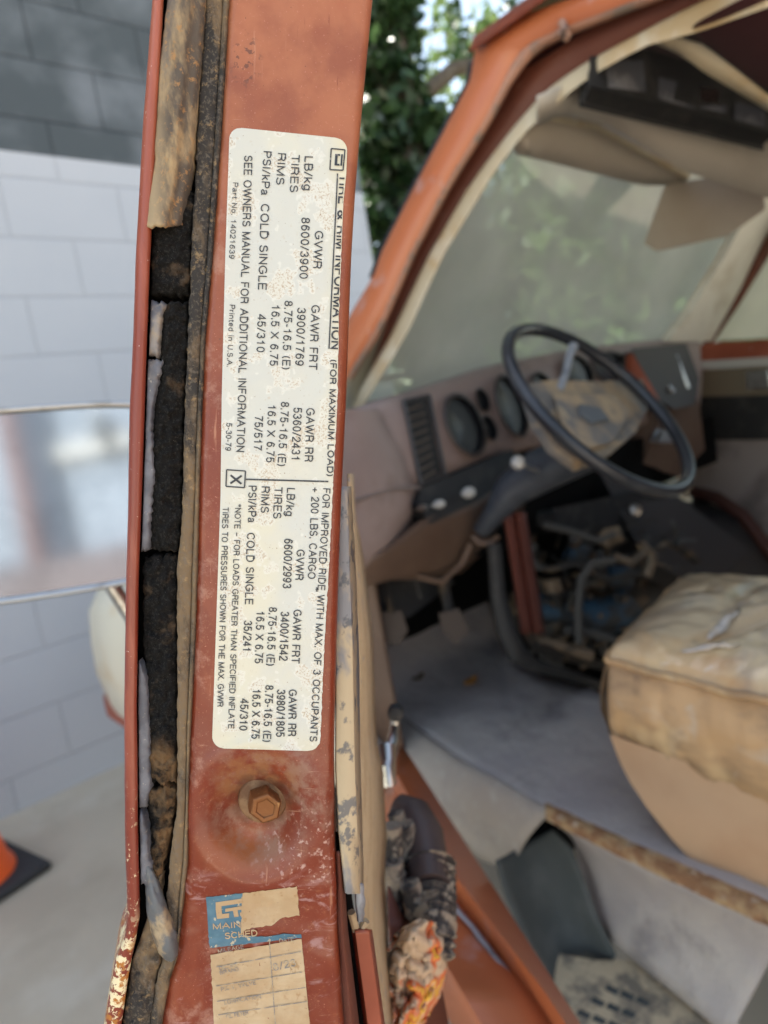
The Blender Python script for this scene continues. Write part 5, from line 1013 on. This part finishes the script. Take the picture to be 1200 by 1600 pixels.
# driver seat
ST = .985
sA, sB = Zp(937, 1000, ST-.012), Zp(1062, 872, ST)                # front left and front right corners
ey = np.array([-.08, -1.0, 0.0]); ey /= np.linalg.norm(ey); exv = sB-sA; exv[2] = 0; W_ = np.linalg.norm(exv); exv /= W_
Ld = .52
b = MB(); rows = []; NU, NV = 80, 80
cr_ = random.Random(21); CREASE = [(cr_.uniform(0, 1), cr_.uniform(.05, 1), cr_.uniform(-.5, 1.4), cr_.uniform(.014, .03), cr_.uniform(.06, .2), cr_.uniform(-.004, .005)) for _ in range(26)]
def seat_pt(u, v):                                               # u across 0..1, v front..rear 0..1
    cu_ = .012*max(0, 1-u/.16)**2*max(0, 1-v/.16)**2*1.3
    p_ = sA+exv*(u*W_+cu_*.5)+ey*(v*Ld+cu_*.5)
    ed = min(u/.16, (1-u)/.16, v/.14, 1.0); h = -.035*(1-math.sqrt(max(0, 1-(1-min(1, ed))**2)))
    h += .018*math.sin(math.pi*u)*math.sin(math.pi*min(1, v*1.2)) + .003*fbm(u*7+v*2, v*9-u*3, 3) + .006*fbm(u*2, v*2.5, 8)
    for (u0, v0, a0, w0, dp) in ((.3, .35, .5, .030, .014), (.45, .55, .2, .03, .014), (.2, .62, .9, .028, .016), (.6, .3, .1, .03, .010), (.35, .75, -.3, .03, .014)):
        du, dv = u-u0, v-v0; q1 = du*math.cos(a0)+dv*math.sin(a0); q2 = -du*math.sin(a0)+dv*math.cos(a0); h -= dp*math.exp(-(q2/w0)**2-(q1/.18)**2)
    for (u0, v0, a0, w0, ln, dp) in CREASE:
        du, dv = u-u0, v-v0; q1 = du*math.cos(a0)+dv*math.sin(a0); q2 = -du*math.sin(a0)+dv*math.cos(a0)+.03*math.sin(q1*14)
        if abs(q2) < .08: h += dp*math.exp(-(q2/w0)**2-(q1/ln)**2)
    return p_+np.array([0, 0, h])
rows = [[seat_pt(u, v) for u in np.linspace(0, 1, NU)] for v in np.linspace(0, 1, NV)]
b.grid(rows); cu = b.build('driver_seat', m_seat, van, ang=180)
b = MB(); 
def sidew(edge, nrm, h0):
    rows = []
    for t in np.linspace(0, 1, 8):
        bulge = .030*math.sin(math.pi*min(1, t*1.05))-.03*t*t
        rows.append([p_-np.array([0, 0, h0*t])+nrm*(bulge+.006*fbm(i*.2, t*4)) for i, p_ in enumerate(edge)])
    b.grid(rows)
left = [seat_pt(0, v) for v in np.linspace(0, 1, NV)]; front = [seat_pt(u, 0) for u in np.linspace(0, 1, NU)]
sidew(left, -exv, .20); sidew(front, -ey, .20)
b.build('seat_side', m_seatside, cu, ang=180)
b = MB(); b.tube([p_+np.array([0, 0, .002])-exv*.003 for p_ in left], .0055, 8); b.tube([p_+np.array([0, 0, .002])-ey*.003 for p_ in front], .005, 8); b.build('seat_piping', m_seatside, cu)
m_film = M('torn_clear_film', (.62, .56, .50), .18, spec=.7, coat=.8, var=[V_((.5, .40, .28), 20, .45, .62, .8, d=4)], bump=(40, .6, .006))
for k, (u0, v0, a0, ln, wd) in enumerate(((.30, .30, .25, .10, .018), (.55, .42, -.15, .12, .014), (.18, .55, .7, .09, .020), (.40, .66, .3, .10, .016), (.10, .30, 1.2, .08, .014), (.25, .80, -.2, .09, .018))):
    b = MB(); rows = []
    for t in np.linspace(-1, 1, 16):
        r_ = []
        for q_ in np.linspace(-1, 1, 6):
            uu = u0+(math.cos(a0)*t*ln-math.sin(a0)*q_*wd*(1-t*t*.8))/W_*.5+.02*nz(t*2, k); vv = v0+(math.sin(a0)*t*ln+math.cos(a0)*q_*wd*(1-t*t*.8))/Ld*.5
            r_.append(seat_pt(min(.98, max(.02, uu)), vv)+np.array([0, 0, .002+.007*(1-t*t)*(1-(q_-.3)**2)*max(0, .6+nz(t*3, q_, k))]))
        rows.append(r_)
    b.grid(rows); b.build('torn_film', m_film, cu, solid=.0008, ang=180)
b = MB(); sk_ = [(970, 1165), (980, 1192), (996, 1222), (1020, 1258), (1056, 1303), (1098, 1350), (1135, 1386), (1330, 1470), (1330, 1330), (1200, 1262), (1080, 1205)]
SXV = .80
b.poly([Xp(x, y, SXV) for x, y in sk_], thick=(.03, 0, 0)); b.build('seat_skirt', m_skirt, cu, bevel=.012)
b = MB(); b.box((SXV+.06, .0, FL+.005), (1.2, .46, .82)); b.build('seat_pedestal', m_dkplas, cu, smooth=False)
